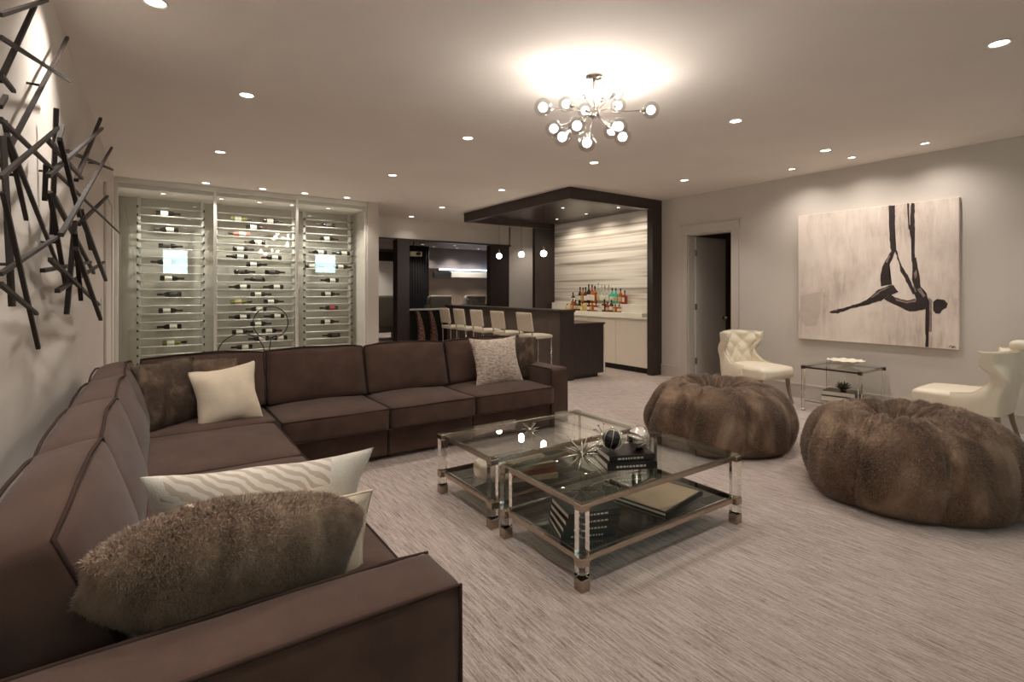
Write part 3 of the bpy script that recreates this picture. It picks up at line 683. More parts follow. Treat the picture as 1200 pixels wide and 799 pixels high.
# ------------------------------------------------------------------ chandelier
CH = (2.674, 2.803)
ch = thing('chandelier', 'chrome starburst chandelier of fifteen clear glass globes on the ceiling', 'chandelier', (CH[0], CH[1], H))
MB().lathe([(1e-6, -.0001), (.068, -.0001), (.068, -.012), (.05, -.022), (.012, -.028), (1e-6, -.028)], 28).build('ceiling_rose', 'chrome', ch, smooth=True, angle=40)
HZ = 2.776-H
MB().tube([(0, 0, -.02), (0, 0, HZ)], .006, 10).build('stem', 'chrome', ch, smooth=True)
MB().sphere((0, 0, HZ), .042, 20, 12).build('hub', 'chrome', ch, smooth=True)
GLOBES = [(-0.377, 0.042, -0.3), (-0.206, 0.066, 0.5), (-0.092, 0.157, 0.4), (0.102, 0.157, -0.2), (0.174, 0.155, 0.7), (0.179, 0.055, 0.6), (0.423, 0.022, 0.1), (-0.064, 0.017, 0.8), (-0.297, -0.116, 0.1), (-0.125, -0.094, -0.8), (-0.234, -0.177, -0.5), (-0.051, -0.221, -0.5), (0.185, -0.1, -0.5), (0.213, -0.177, -0.2), (0.13, -0.133, 0.6)]
a_ = math.radians(34.641); RV = Vector((math.cos(a_), -math.sin(a_), 0)); FV = Vector((math.sin(a_), math.cos(a_), 0))
for r, u, d_ in GLOBES:
    rem = math.sqrt(max(0.0, .43**2-r*r-u*u)); sgn = d_/abs(d_); dep = sgn*min(rem, .30*abs(d_)/.5)
    dep *= .75; sc = 1+dep/3.82
    e = RV*((.606+r)*sc-.606)+FV*dep+Vector((0, 0, (1.326+u)*sc-1.326)); hub = Vector((0, 0, HZ)); c = hub+e; dn = e.normalized()
    arm = MB().tube([tuple(hub), tuple(hub+e*.5), tuple(c-dn*.055)], .0042, 8).build('arm', 'chrome', ch, smooth=True)
    Rm = dn.to_track_quat('Z', 'Y').to_matrix().to_4x4()
    MB().lathe([(.006, -.085), (.014, -.075), (.014, -.05), (1e-6, -.05)], 12, Matrix.Translation(c) @ Rm).build('socket', 'chrome', arm, smooth=True, angle=40)
    MB().sphere(tuple(c), .063, 24, 14).build('globe', 'globe', arm, smooth=True)
    MB().sphere(tuple(c), .0325, 16, 10).build('frosted_core', 'globebulb', arm, smooth=True)
    lamp('globe_light', 'POINT', tuple(c), GLOBE_W, ch, (1, .92, .82), .034)

# ------------------------------------------------------------------ recessed downlights
def downlight(x, y, z, label, group, w=DOWN_W, r=.062, spot=1.95, rot=(0, 0, 0), blend=.7, color=WARM, lens='lens'):
    t = thing('downlight', label, 'ceiling light', (x, y, z), 0, group)
    MB().lathe([(r*.78, -.001), (r, -.001), (r, -.006), (r*.94, -.010), (r*.80, -.006), (r*.78, -.001)], 24).build('trim_ring', 'whitemetal', t, smooth=True, angle=40)
    MB().lathe([(1e-6, -.002), (r*.78, -.002), (r*.78, -.004), (1e-6, -.004)], 24).build('lens', lens, t)
    lamp('downlight_lamp', 'SPOT', (0, 0, -.02), w, t, color, .035, spot, blend, rot)
    return t
cols = [.61, 2.67, 4.46, 6.22]; rows = [.95, 2.78, 4.67, 6.74, 8.78]
for j, y in enumerate(rows):
    for i, x in enumerate(cols):
        if (i, j) in ((1, 1), (3, 3), (3, 4)): continue
        lab = 'recessed downlight, %s from the left wall in the %s ceiling row' % (ORD[i], ORD[j])
        downlight(x, y, H, lab, 'ceiling downlights')
downlight(0.0, 1.45, H, 'added out-of-view downlight close to the left wall above the sofa arm', 'ceiling downlights', 80, spot=1.9, rot=(0, math.radians(20), 0), blend=1.0)  # added lamp out of view, washes the left wall brighter
downlight(1.37, 8.78, H, 'recessed downlight in front of the middle of the wine wall', 'wine wall downlights', 12)
downlight(1.99, 8.78, H, 'recessed downlight in front of the right part of the wine wall', 'wine wall downlights', 12)
downlight(4.46, 10.2, H, 'recessed downlight just in front of the lounge opening', 'ceiling downlights', 6)
downlight(0.0, 3.46, H, 'recessed downlight close to the left wall above the stick sculptures', 'ceiling downlights', 90, spot=1.9, rot=(0, math.radians(20), 0), blend=1.0)
for i, y in enumerate((3.45, 2.75, 2.04)):
    downlight(6.80, y, H, 'small picture downlight near the right wall, %s along from the doorway' % ORD[i], 'picture downlights', 28, .045, 2.3, (0, math.radians(-12), 0), 1.0)

# ------------------------------------------------------------------ wall sculptures
RODS_NEAR = [((-0.405, 3.797, 2.875),(-0.429, 2.404, 1.874)),((-0.372, 2.616, 2.528),(-0.393, 2.2, 2.098)),((-0.349, 1.953, 2.146),(-0.355, 3.446, 2.521)),((-0.302, 1.69, 1.859),(-0.284, 6.379, 2.022)),((-0.275, 2.344, 2.012),(-0.291, 1.632, 1.711)),((-0.399, 2.292, 1.998),(-0.413, 2.728, 1.732)),((-0.377, 2.194, 1.934),(-0.4, 3.414, 1.582)),((-0.346, 1.937, 1.498),(-0.32, 2.687, 1.665)),((-0.303, 1.725, 1.691),(-0.285, 2.056, 1.283)),((-0.274, 1.535, 1.468),(-0.292, 2.082, 1.384)),((-0.404, 2.365, 1.683),(-0.396, 2.382, 1.401)),((-0.365, 2.077, 1.902),(-0.344, 2.047, 1.536)),((-0.332, 1.862, 2.016),(-0.357, 2.17, 2.065)),((-0.308, 1.785, 1.94),(-0.298, 1.667, 1.881)),((-0.28, 1.568, 2.057),(-0.299, 2.313, 2.429))]
RODS_FAR = [((-0.401, 3.363, 2.352),(-0.425, 3.434, 1.736)),((-0.361, 3.212, 2.232),(-0.339, 2.827, 2.032)),((-0.339, 4.969, 2.757),(-0.351, 3.616, 2.051)),((-0.302, 4.56, 2.586),(-0.297, 2.316, 1.84)),((-0.272, 4.961, 2.547),(-0.251, 2.199, 1.634)),((-0.4, 3.746, 2.229),(-0.405, 7.52, 2.858)),((-0.368, 6.128, 2.345),(-0.372, 3.953, 1.847)),((-0.347, 2.661, 1.941),(-0.358, 2.712, 1.809)),((-0.304, 2.365, 1.972),(-0.331, 3.67, 2.072)),((-0.289, 2.507, 2.012),(-0.281, 3.021, 1.792)),((-0.404, 3.194, 1.914),(-0.402, 3.703, 1.483)),((-0.371, 3.016, 1.878),(-0.38, 4.98, 1.591)),((-0.33, 3.366, 1.804),(-0.348, 3.234, 1.344)),((-0.312, 3.18, 1.732),(-0.33, 3.614, 1.409)),((-0.277, 3.108, 1.787),(-0.291, 4.682, 1.535)),((-0.403, 4.466, 1.997),(-0.388, 4.832, 1.76)),((-0.374, 2.788, 1.536),(-0.37, 4.608, 1.657)),((-0.332, 2.809, 1.454),(-0.356, 5.547, 1.702)),((-0.319, 2.537, 1.57),(-0.335, 4.769, 1.357)),((-0.275, 2.83, 1.633),(-0.268, 3.925, 1.287))]
def sculpture(rods, label, extra=()):
    c = (XL, sum((a[1]+b[1])/2 for a, b in rods)/len(rods), sum((a[2]+b[2])/2 for a, b in rods)/len(rods))
    t = thing('wall_sculpture', label, 'wall art', c, 0, 'stick wall sculptures')
    for i, (a, b_) in enumerate(list(rods)+list(extra)):
        m_ = (Vector(a)+Vector(b_))/2; r = min(.0135, max(.006, .0058*(m_.x*.568+min(a[1], b_[1])*.823)))
        MB().tube([a, b_], r, square=True).build('rod', 'rod', t, off=c)
    mb = MB()
    for i in (0, 5, 10) if len(rods) > 10 else (0, 1):
        m_ = (Vector(rods[i][0])+Vector(rods[i][1]))/2; mb.tube([(XL, m_.y, m_.z), tuple(m_)], .006, 6)
    mb.build('wall_mount', 'rod', t, off=c); return t
sculpture(RODS_NEAR, 'dark bronze stick sculpture on the left wall, the one nearer the camera', [((-.30, .98, 2.02), (-.28, 1.62, 2.20)), ((-.40, 1.0, 1.2), (-.38, 2.0, 1.60))])
sculpture(RODS_FAR, 'dark bronze stick sculpture on the left wall, the one nearer the wine wall')

# ------------------------------------------------------------------ wine wall
gp = thing('glass_partition', 'floor to ceiling glazed partition in a pale metal frame closing the wine room', 'partition', (1.25, GY, 0))
OG = (1.25, GY, 0)
fr = MB().box(XL+.001, 3.099, GY-.03, GY+.03, 2.97, 3.049, .004).build('head_rail', 'whitemetal', gp, off=OG)
MB().box(XL+.001, 3.099, GY-.03, GY+.03, 0, .06, .004).build('sill_rail', 'whitemetal', gp, off=OG)
PX = [(-.469, -.425), (.730, .770), (1.905, 1.945), (3.06, 3.099)]
for a, b_ in PX: MB().box(a, b_, GY-.028, GY+.028, .06, 2.97, .004).build('mullion', 'whitemetal', gp, off=OG)
for i in range(3): MB().box(PX[i][1], PX[i+1][0], GY-.005, GY+.005, .06, 2.97).build('pane', 'wineglass', gp, off=OG)
RK = [('left', -.203, .623), ('middle', .815, 2.0), ('right', 2.19, 2.99)]
RY = 9.62; rows_z = [2.74-.1253*k for k in range(20)]
for nm, x0, x1 in RK:
    t = thing('wine_rack', '%s wine rack of level metal rods between two uprights behind the glass' % nm, 'rack', (x0, RY, 0), 0, 'wine racks')
    o_ = (x0, RY, 0)
    for x in (x0, x1):
        MB().box(x-.022, x+.022, RY+.05, RY+.10, 0, 2.90, .003).build('upright', 'whitemetal', t, off=o_)
    for z in rows_z:
        rl = MB().tube([(x0-.02, RY-.03, z), (x1+.02, RY-.03, z)], .008, 6).tube([(x0-.02, RY+.04, z), (x1+.02, RY+.04, z)], .008, 6).build('rail', 'rail', t, off=o_, smooth=True)
        MB().box(x0-.028, x0-.008, RY-.045, RY+.05, z-.016, z+.014).box(x1+.008, x1+.028, RY-.045, RY+.05, z-.016, z+.014).build('peg', 'peg', rl, off=o_)
def bottle_prof(L=.32, r=.040):
    return [(1e-6, .01), (r*.85, 0), (r, .008), (r, L*.58), (r*.85, L*.66), (.016, L*.76), (.014, L*.92), (.0165, L*.925), (.0165, L*.99), (1e-6, L)]
def wine_bottle(glass, lab, cap):
    Rm = Matrix.Rotation(PI/2, 4, 'Y')
    mats = {}
    return Rm
gl_mats = {'dark': plain('dark_bottle_glass', srgb(30, 30, 24), 0.12), 'green': plain('olive_bottle_glass', srgb(120, 126, 60), 0.15), 'rose': plain('rose_bottle_glass', srgb(196, 120, 104), 0.15)}
lb_mats = {'white': plain('white_label', srgb(228, 222, 208), 0.6), 'red': plain('red_label', srgb(178, 60, 54), 0.6), 'dark': plain('dark_label', srgb(70, 62, 54), 0.6), 'tan': plain('tan_label', srgb(196, 176, 130), 0.6)}
cp_mats = [plain('black_capsule', srgb(28, 24, 26), 0.35), plain('red_capsule', srgb(84, 26, 30), 0.35)]
BOT = {}
def get_bottle(gl, lb, cp):
    k = (gl, lb, cp); Rm = Matrix.Rotation(PI/2, 4, 'Y') @ Matrix.Translation((0, 0, -.16))
    if k not in BOT:
        me = []
        for nm, prof, m_ in (('glass_body', bottle_prof(), gl_mats[gl]), ('paper_label', [(.0405, .06), (.0410, .061), (.0410, .155), (.0405, .156)], lb_mats[lb]), ('capsule', [(.0150, .245), (.0172, .246), (.0178, .318), (1e-6, .3205)], cp_mats[cp])):
            o = MB().lathe(prof, 14, Rm).build(nm, m_, smooth=True, angle=50); me.append((nm, o.data)); bpy.data.objects.remove(o)
        BOT[k] = me
    return BOT[k]
WB = {'left': [(0.17, 2.691, 'R'), (0.14, 2.442, 'L'), (0.2, 2.184, 'R'), (0.1, 1.929, 'L'), (0.22, 1.675, 'R'), (0.18, 1.433, 'L'), (0.2, 1.182, 'R'), (0.18, 0.931, 'L'), (0.25, 0.68, 'R')],
 'middle': [(1.19, 2.703, 'R'), (1.68, 2.701, 'R'), (1.42, 2.573, 'R'), (1.15, 2.438, 'L'), (1.39, 2.327, 'L'), (1.22, 2.198, 'R'), (1.12, 2.064, 'L'), (1.65, 2.068, 'L'), (1.42, 1.945, 'R'), (1.24, 1.81, 'R'), (1.71, 1.814, 'R'), (1.39, 1.69, 'L'), (1.16, 1.564, 'L'), (1.68, 1.568, 'L'), (1.49, 1.438, 'R'), (1.19, 1.316, 'R'), (1.69, 1.319, 'R'), (1.41, 1.19, 'L'), (1.16, 1.065, 'L'), (1.69, 1.08, 'L'), (1.49, 0.939, 'R'), (1.21, 0.819, 'R'), (1.66, 0.821, 'R'), (1.45, 0.702, 'L'), (1.19, 0.589, 'L'), (1.74, 0.593, 'L'), (1.42, 0.448, 'L')],
 'right': [(2.56, 2.697, 'L'), (2.63, 2.442, 'R'), (2.42, 2.19, 'L'), (2.84, 2.209, 'L'), (2.37, 1.939, 'R'), (2.88, 1.954, 'R'), (2.63, 1.709, 'L'), (2.65, 1.456, 'R'), (2.62, 1.211, 'L'), (2.64, 0.95, 'R'), (2.66, 0.696, 'L'), (2.62, 0.452, 'L')]}
SPEC = {('left', 0): ('dark', 'white', 0), ('left', 8): ('green', 'white', 0), ('left', 2): ('dark', 'dark', 0), ('middle', 0): ('green', 'white', 0), ('middle', 3): ('rose', 'white', 0), ('middle', 15): ('green', 'tan', 0), ('right', 8): ('dark', 'red', 0), ('middle', 11): ('dark', 'dark', 0), ('middle', 9): ('dark', 'dark', 0), ('middle', 10): ('dark', 'dark', 0), ('right', 0): ('dark', 'dark', 0), ('right', 10): ('dark', 'dark', 0), ('left', 5): ('dark', 'dark', 0)}
CN = {'dark': 'dark', 'green': 'olive green', 'rose': 'rose'}
for nm, lst in WB.items():
    used = {}
    for i, (x, z, dr) in enumerate(lst):
        g, l, c = SPEC.get((nm, i), ('dark', 'white', 1 if (i*7+len(nm)) % 5 == 0 else 0))
        k = min(range(20), key=lambda q: abs(rows_z[q]+.045-z)); zz = rows_z[k]+.0485
        used.setdefault(k, []).append((x, i))
        pos = ''
        if nm != 'left':
            same = sorted(q[0] for q in lst if abs(q[1]-z) < .06)
            if len(same) == 2: pos = ', %s one' % ('left' if x == same[0] else 'right')
        lab = '%s wine bottle, %s label, neck %s, %s row of %s rack%s' % (CN[g], {'tan': 'tan', 'white': 'white', 'red': 'red', 'dark': 'dark'}[l], 'right' if dr == 'R' else 'left', ORD[k], nm, pos)
        t = thing('wine_bottle', lab, 'bottle', (x*RY/9.7, RY+.005, zz), 0 if dr == 'R' else PI, 'bottles in the wine wall')
        for pn, me in get_bottle(g, l, c):
            o = bpy.data.objects.new(pn, me); C.objects.link(o); o.parent = t
for i, (x, y) in enumerate(((.1, 9.3), (.86, 9.3), (1.4, 9.3), (1.9, 9.3), (2.5, 9.3))):
    downlight(x, y, 2.92, 'small downlight inside the wine room, %s from the left' % ORD[i], 'wine room downlights', WINE_W, .04, 2.3, (0, 0, 0), .6, (1, .94, .84))
# ring sculpture between sofa and wine wall
rs = thing('ring_sculpture', 'floor sculpture of two thin dark metal rings in front of the wine wall', 'sculpture', (1.20, 8.2, 0))
for (cx, cz, r) in ((.19, 1.0, .235), (-.20, .56, .30)):
    MB().tube([(cx+r*math.cos(2*PI*i/48), .02 if cx > 0 else -.02, cz+r*math.sin(2*PI*i/48)) for i in range(48)], .007, 8, closed=True).build('ring', 'blackmat', rs, smooth=True)
MB().tube([(-.20, -.02, .26), (-.18, 0, .02)], .008, 8).tube([(.19, .02, .765), (.10, 0, .02)], .008, 8).build('post', 'blackmat', rs, smooth=True)
MB().box(-.26, .28, -.12, .12, 0, .025, .004).build('base_plate', 'blackmat', rs)

# ------------------------------------------------------------------ bar: canopy, niche, counters
cn = thing('bar_canopy', 'dark espresso wood canopy with two posts framing the bar', 'canopy', (6.2, 7.5, 0)); OC = (6.2, 7.5, 0)
CZ = 2.87
MB().box(5.17, 7.40, 5.95, 6.07, CZ, H-.001).build('fascia', 'dark_wood', cn, off=OC)
MB().box(5.17, 5.29, 6.07, 9.08, CZ, H-.001).build('fascia', 'dark_wood', cn, off=OC)
MB().box(5.17, 7.40, 9.08, 9.20, CZ, H-.001).build('fascia', 'dark_wood', cn, off=OC)
MB().box(5.29, 7.54, 6.07, 9.08, 2.985, H-.002).build('lining', 'canopy_in', cn, off=OC)
MB().box(7.06, 7.40, 5.95, 6.07, 0, CZ).build('post', 'dark_wood', cn, off=OC)
MB().box(6.98, 7.545, 9.20, 9.29, 0, H-.001).build('post', 'dark_wood', cn, off=OC)
for i, (x, y) in enumerate(((6.9, 6.6), (6.95, 7.5), (6.95, 8.4), (6.1, 7.2))):
    downlight(x, y, 2.985, 'small downlight in the bar canopy, %s' % ['nearest the doorway', 'middle one over the bottles', 'farthest over the bottles', 'over the bar counter'][i], 'canopy downlights', NICHE_W, .035, 2.2, (0, math.radians(-22 if i < 3 else 0), 0), .6, (1, .88, .72))
# back counter
bc = thing('back_bar_cabinet', 'ivory laminate back bar cabinet with white counter under the striped stone', 'cabinet', (7.3, 7.5, 0)); OB = (7.3, 7.5, 0)
MB().box(7.16, 7.545, 6.09, 9.19, 0, .10).build('toe_kick', 'blackmat', bc, off=OB)
MB().box(7.13, 7.545, 6.09, 9.19, .10, .955).build('body', 'ivorylam', bc, off=OB)
for i in range(4): MB().box(7.112, 7.128, 6.10+.772*i, 6.10+.772*(i+1)-.006, .105, .945, .002).build('door', 'ivorylam', bc, off=OB)
MB().box(7.09, 7.545, 6.09, 9.19, .955, .99, .003).build('countertop', 'whitestone', bc, off=OB)
MB().box(7.19, 7.38, 6.30, 9.10, .99, 1.06, .003).build('lower_step', 'whitestone', bc, off=OB)
MB().box(7.38, 7.545, 6.20, 9.10, .99, 1.215, .003).build('upper_step', 'whitestone', bc, off=OB)
# liquor bottles
LQ = {'amber': (168, 96, 40), 'brown': (92, 52, 30), 'clear': None, 'teal': (70, 190, 165), 'gold': (206, 176, 92), 'red': (150, 62, 44), 'dark': (40, 34, 28)}
lq_m = {k: (thin_glass('clear_spirit_glass', (.88, .92, .90, 1), 1.5) if v is None else plain('%s_spirit' % k, srgb(*v), 0.12, var=.15)) for k, v in LQ.items()}
LOW = [(8.456, .12, 'gold'), (8.269, .217, 'amber'), (8.188, .202, 'brown'), (8.068, .2, 'dark'), (7.97, .152, 'gold'), (7.873, .184, 'gold'), (7.777, .17, 'brown'), (7.683, .181, 'amber'), (7.572, .161, 'red'), (7.49, .115, 'clear'), (7.338, .221, 'brown'), (7.25, .169, 'red'), (7.147, .211, 'brown'), (7.045, .138, 'amber'), (6.945, .137, 'amber')]
UPP = [(8.453, .222, 'brown'), (8.227, .341, 'dark'), (8.136, .332, 'amber'), (8.057, .341, 'brown'), (7.96, .398, 'dark'), (7.863, .388, 'amber'), (7.778, .36, 'amber'), (7.675, .416, 'clear'), (7.583, .383, 'clear'), (7.492, .367, 'clear'), (7.385, .37, 'clear'), (7.288, .316, 'teal'), (7.193, .31, 'teal'), (7.065, .305, 'amber'), (6.957, .266, 'red')]
def liquor(x, y, z, h, col, label, grp, sq):
    t = thing('liquor_bottle', label, 'bottle', (x, y, z), 0, grp); r = .041
    if sq:
        MB().box(-r, r, -r, r, 0, h*.62, .008).lathe([(r*.9, h*.62), (.013, h*.70), (.013, h*.84), (1e-6, h*.84)], 12).build('glass_body', lq_m[col], t, smooth=True, angle=35)
        MB().box(-r-.001, -r, -r*.7, r*.7, h*.15, h*.48).build('paper_label', lb_mats['white'] if len(label) % 2 else lb_mats['tan'], t)
    else:
        MB().lathe([(1e-6, .004), (r*.9, 0), (r, .006), (r, h*.56), (r*.8, h*.64), (.013, h*.74), (.012, h*.84), (1e-6, h*.84)], 14).build('glass_body', lq_m[col], t, smooth=True, angle=50)
        MB().lathe([(r+.0005, h*.16), (r+.001, h*.165), (r+.001, h*.45), (r+.0005, h*.455)], 14).build('paper_label', lb_mats['white'] if len(label) % 2 else lb_mats['tan'], t, smooth=True)
    MB().lathe([(.015, h*.84), (.015, h*.985), (.012, h), (1e-6, h)], 10).build('cap', 'black' if col != 'clear' else 'silver', t, smooth=True, angle=40)
for i, (y, h, c) in enumerate(LOW): liquor(7.285, y, 1.06, h*1.12, c, '%s liquor bottle on the lower step of the back bar, %s from the doorway end' % (c, ORD[len(LOW)-1-i]), 'spirits on the back bar', i % 3 == 1)
for i, (y, h, c) in enumerate(UPP): liquor(7.45, y, 1.215, h, c, '%s liquor bottle on the upper step of the back bar, %s from the doorway end' % (c, ORD[len(UPP)-1-i]), 'spirits on the back bar', i % 4 == 2)
# front bar
fb = thing('bar_counter', 'dark wood bar counter with raised front ledge and lower work top', 'bar', (5.8, 8.2, 0)); OF = (5.8, 8.2, 0)
MB().box(5.36, 5.64, 6.40, 10.3, .0, 1.12).build('raised_front', 'bar_front', fb, off=OF)
MB().box(5.355, 5.65, 6.385, 6.40, 0, 1.12).build('end_panel', 'dark_wood', fb, off=OF)
MB().box(5.30, 5.67, 6.37, 10.3, 1.12, 1.16, .003).build('ledge', 'dark_wood', fb, off=OF)
MB().box(5.65, 6.33, 6.40, 10.3, .07, .90).build('body', 'dark_wood', fb, off=OF)
MB().box(5.65, 6.25, 6.46, 10.3, 0, .07).build('toe_kick', 'dark_wood', fb, off=OF)
MB().box(5.645, 6.36, 6.385, 10.3, .90, .93, .003).build('work_top', 'dark_wood', fb, off=OF)
MB().box(6.33, 6.36, 6.39, 10.3, .07, .90).build('work_side', 'ivorylam', fb, off=OF)
# glasses on the bar
def glass_obj(x, y, lab):
    t = thing('drinking_glass', lab, 'glass', (x, y, 1.16), 0, 'glasses on the bar')
    MB().lathe([(.03, 0), (.032, .004), (.005, .01), (.005, .06), (.03, .09), (.036, .13), (.030, .17), (.028, .17), (.034, .13), (.028, .092), (1e-6, .065)], 16).build('bowl', 'crystal', t, smooth=True, angle=50)
for i, y in enumerate((9.62, 9.38, 9.12)): glass_obj(5.50, y, 'stemmed glass on the bar ledge, %s of three from the doorway end' % ORD[2-i])
# pendants
for i, (y, z) in enumerate(((8.475, 2.153), (7.729, 2.142), (7.068, 2.117))):
    t = thing('pendant_lamp', 'small bare-bulb pendant over the bar, %s from the doorway end' % ORD[2-i], 'pendant lamp', (5.55, y, z), 0, 'bar pendants')
    MB().tube([(0, 0, .09), (0, 0, 2.985-z)], .0025, 6).build('cord', 'blackmat', t)
    MB().lathe([(.018, .055), (.018, .10), (.006, .13), (1e-6, .13)], 14).build('socket', 'nickel', t, smooth=True, angle=40)
    MB().sphere((0, 0, 0), .055, 18, 12).build('bulb', 'bulb', t, smooth=True)
    MB().lathe([(1e-6, 2.985-z-.0005), (.05, 2.985-z-.0005), (.05, 2.985-z-.02), (1e-6, 2.985-z-.02)], 18).build('ceiling_cap', 'nickel', t)
    lamp('pendant_light', 'POINT', (0, 0, -.062), PEND_W, t, (1, .88, .72), .05)
# bar stools
def stool():
    t = thing('bar_stool', 'x', 'stool', (0, 0, 0), 0, 'bar stools')
    vs_, fs = rbox_grid(.20, .20, .03, .025, 8, (0, 0, .012)); MB().add(vs_, fs, Matrix.Translation((0, 0, .75))).build('seat', 'stool', t, smooth=True)
    vs_, fs = rbox_grid(.016, .20, .15, .012, 8, (.004, 0, 0)); MB().add(vs_, fs, Matrix.Translation((-.215, 0, .98)) @ Matrix.Rotation(math.radians(-9), 4, 'Y')).build('backrest', 'stool', t, smooth=True)
    for sy in (-1, 1):
        MB().tube([(-.17, sy*.17, 0), (-.175, sy*.17, .70), (-.205, sy*.17, .85)], .010, 8).build('leg', 'chrome', t, smooth=True)
        MB().tube([(.19, sy*.17, 0), (.185, sy*.17, .72)], .010, 8).build('leg', 'chrome', t, smooth=True)
    MB().tube([(.187, -.17, .28), (.187, .17, .28)], .008, 8).build('footrest', 'chrome', t, smooth=True)
    MB().tube([(-.175, -.17, .72), (.185, -.17, .72), (.185, .17, .72), (-.175, .17, .72)], .008, 8).build('seat_frame', 'chrome', t, smooth=True)
    return t
st0 = stool(); SY = [6.55, 7.32, 8.01, 8.66, 9.25]
for i, y in enumerate(SY):
    lab = 'ivory and chrome bar stool at the dark bar, %s from the doorway end' % ORD[i]
    if i == 0: st0.location = (4.98, y, 0); st0['label'] = lab
    else: dup(st0, (4.98, y, 0), None, lab)

# ------------------------------------------------------------------ lounge behind the opening
def post(x0, x1, y0, y1, label):
    t = tag(MB().box(x0, x1, y0, y1, 0, 2.561).build('post', 'dark_wood'), label, 'post', 'posts of the lounge opening')
post(4.19, 4.46, 10.3, 10.55, 'black square post at the left of the lounge opening'); post(6.62, 7.16, 10.5, 10.66, 'black square post at the right of the lounge opening')
ct = thing('curtain', 'black curtain panel hanging in the lounge left of the brown wall', 'curtain', (5.9, 13.0, .28))
mb = MB(); n = 40; vs_ = []
for i in range(n+1):
    x = -.30+.62*i/n
    for z in (.01, 2.46): vs_.append((x, .04*math.sin(i*1.3), z))
mb.add(vs_, [(2*i, 2*i+2, 2*i+3, 2*i+1) for i in range(n)]); mb.build('cloth', 'curtain', ct, smooth=True)
MB().tube([(-.34, 0, 2.465), (.36, 0, 2.465)], .012, 8).build('rod', 'blackmat', ct)
wp = thing('wall_panel', 'tall pale panel on the lounge back wall left of the black curtain', 'panel', (5.62, 14.58, .9))
MB().box(-.35, .35, -.03, 0, .25, 1.45, .004).build('board', 'whitepanel', wp); MB().box(-.6, .9, -.06, 0, 1.46, 1.72).build('header_board', 'blackmat', wp)
bx = thing('screen_housing', 'long white projection screen housing under the blue lit bulkhead', 'housing', (7.75, 13.24, 1.87))
MB().box(-.75, 2.2, -.06, .06, 0, .16, .006).build('case', 'whitepanel', bx); MB().box(-1.3, -.76, -.05, .05, -.01, .15, .004).build('end_case', 'blackmat', bx)
MB().box(-1.1, 2.2, -.03, .03, .20, .24).build('light_strip', 'led', bx)
lamp('strip_light', 'AREA', (8.3, 13.15, 2.07), 1.6, None, (.75, .84, 1), .1).data.shape = 'RECTANGLE'
l_ = bpy.data.objects['strip_light']; l_.data.size = 2.6; l_.data.size_y = .05; l_.rotation_euler = (PI*.6, 0, 0)
pj = thing('projector', 'small projector hanging from the lounge ceiling beside the black post', 'projector', (5.0, 11.3, 2.70))
MB().tube([(0, 0, 0), (0, 0, -.30)], .015, 8).build('drop_pole', 'blackmat', pj); MB().box(-.16, .16, -.13, .13, -.42, -.30, .01).build('case', 'nickel', pj)
MB().lathe([(.03, 0), (.04, .05), (1e-6, .05)], 14, Matrix.Translation((.06, -.13, -.36)) @ Matrix.Rotation(PI/2, 4, 'X')).build('lens', 'black', pj)
def recliner(x, y, z, w, lab):
    t = thing('recliner', lab, 'armchair', (x, y, z), 0, 'lounge recliners')
    vs_, fs = rbox_grid(w/2-.09, .12, .36, .05, 8, (0, .03, .02)); MB().add(vs_, fs, Matrix.Translation((0, -.30, .70)) @ Matrix.Rotation(math.radians(8), 4, 'X')).build('backrest', 'greyleather', t, smooth=True)
    vs_, fs = rbox_grid(w/2-.09, .35, .14, .04, 8, (0, 0, .03)); MB().add(vs_, fs, Matrix.Translation((0, .10, .33))).build('seat', 'greyleather', t, smooth=True)
    for sx in (-1, 1): MB().prism([(-.42, 0), (.45, 0), (.45, .55), (-.15, .60), (-.32, .85), (-.42, .85)], 'x', sx*w/2-(.09 if sx > 0 else 0), sx*w/2+(.09 if sx < 0 else 0)).build('arm', 'greyleather', t)
    MB().box(-w/2+.1, w/2-.1, -.46, -.36, 1.03, 1.08, .012).build('head_roll', 'stool', t)
    return t
recliner(4.62, 12.3, .28, .95, 'grey leather recliner behind the left black post'); recliner(6.05, 12.4, .28, .80, 'grey leather recliner behind the two mottled brown panels'); recliner(7.1, 12.4, .28, .78, 'grey leather recliner at the right of the lounge')
lt = thing('ledge_table', 'long dark drinks ledge with white top behind the recliners', 'table', (5.7, 11.25, 0))
MB().box(-.95, 1.0, -.02, .02, 0, 1.02).build('panel', 'blackmat', lt); MB().box(-.95, 1.0, -.16, .16, 1.02, 1.055, .004).build('top', 'whitestone', lt)
for i, x in enumerate((4.98, 5.30)):
    t = thing('curved_panel', 'narrow curved mottled brown panel in front of the drinks ledge, %s one' % ('left', 'right')[i], 'panel', (x, 10.95, 0), 0, 'mottled curved panels')
    vs_ = []; m_ = 14
    for k in range(m_+1):
        s = k/m_; z = .02+1.0*s; xo = .08*math.sin(s*PI)-.06*s; hw = .10-.07*s
        for a in (-1, 1):
            for b_ in (-1, 1): vs_.append((xo+a*hw, b_*.05, z))
    fs = []
    for k in range(m_):
        o = 4*k
        for a, b_ in ((0, 1), (1, 3), (3, 2), (2, 0)): fs.append((o+a, o+b_, o+4+b_, o+4+a))
    fs += [(0, 1, 3, 2), (4*m_, 4*m_+1, 4*m_+3, 4*m_+2)]
    MB().add(vs_, fs).build('shell', 'mottled', t, smooth=True, angle=50)
for i, (x, y) in enumerate(((5.78, 12.5), (6.30, 12.9), (6.62, 12.3), (7.05, 12.95), (7.70, 12.85))):
    downlight(x, y, 2.70, 'lounge ceiling downlight seen through the opening, %s from the left' % ORD[i], 'lounge downlights', FAR_W, .045)

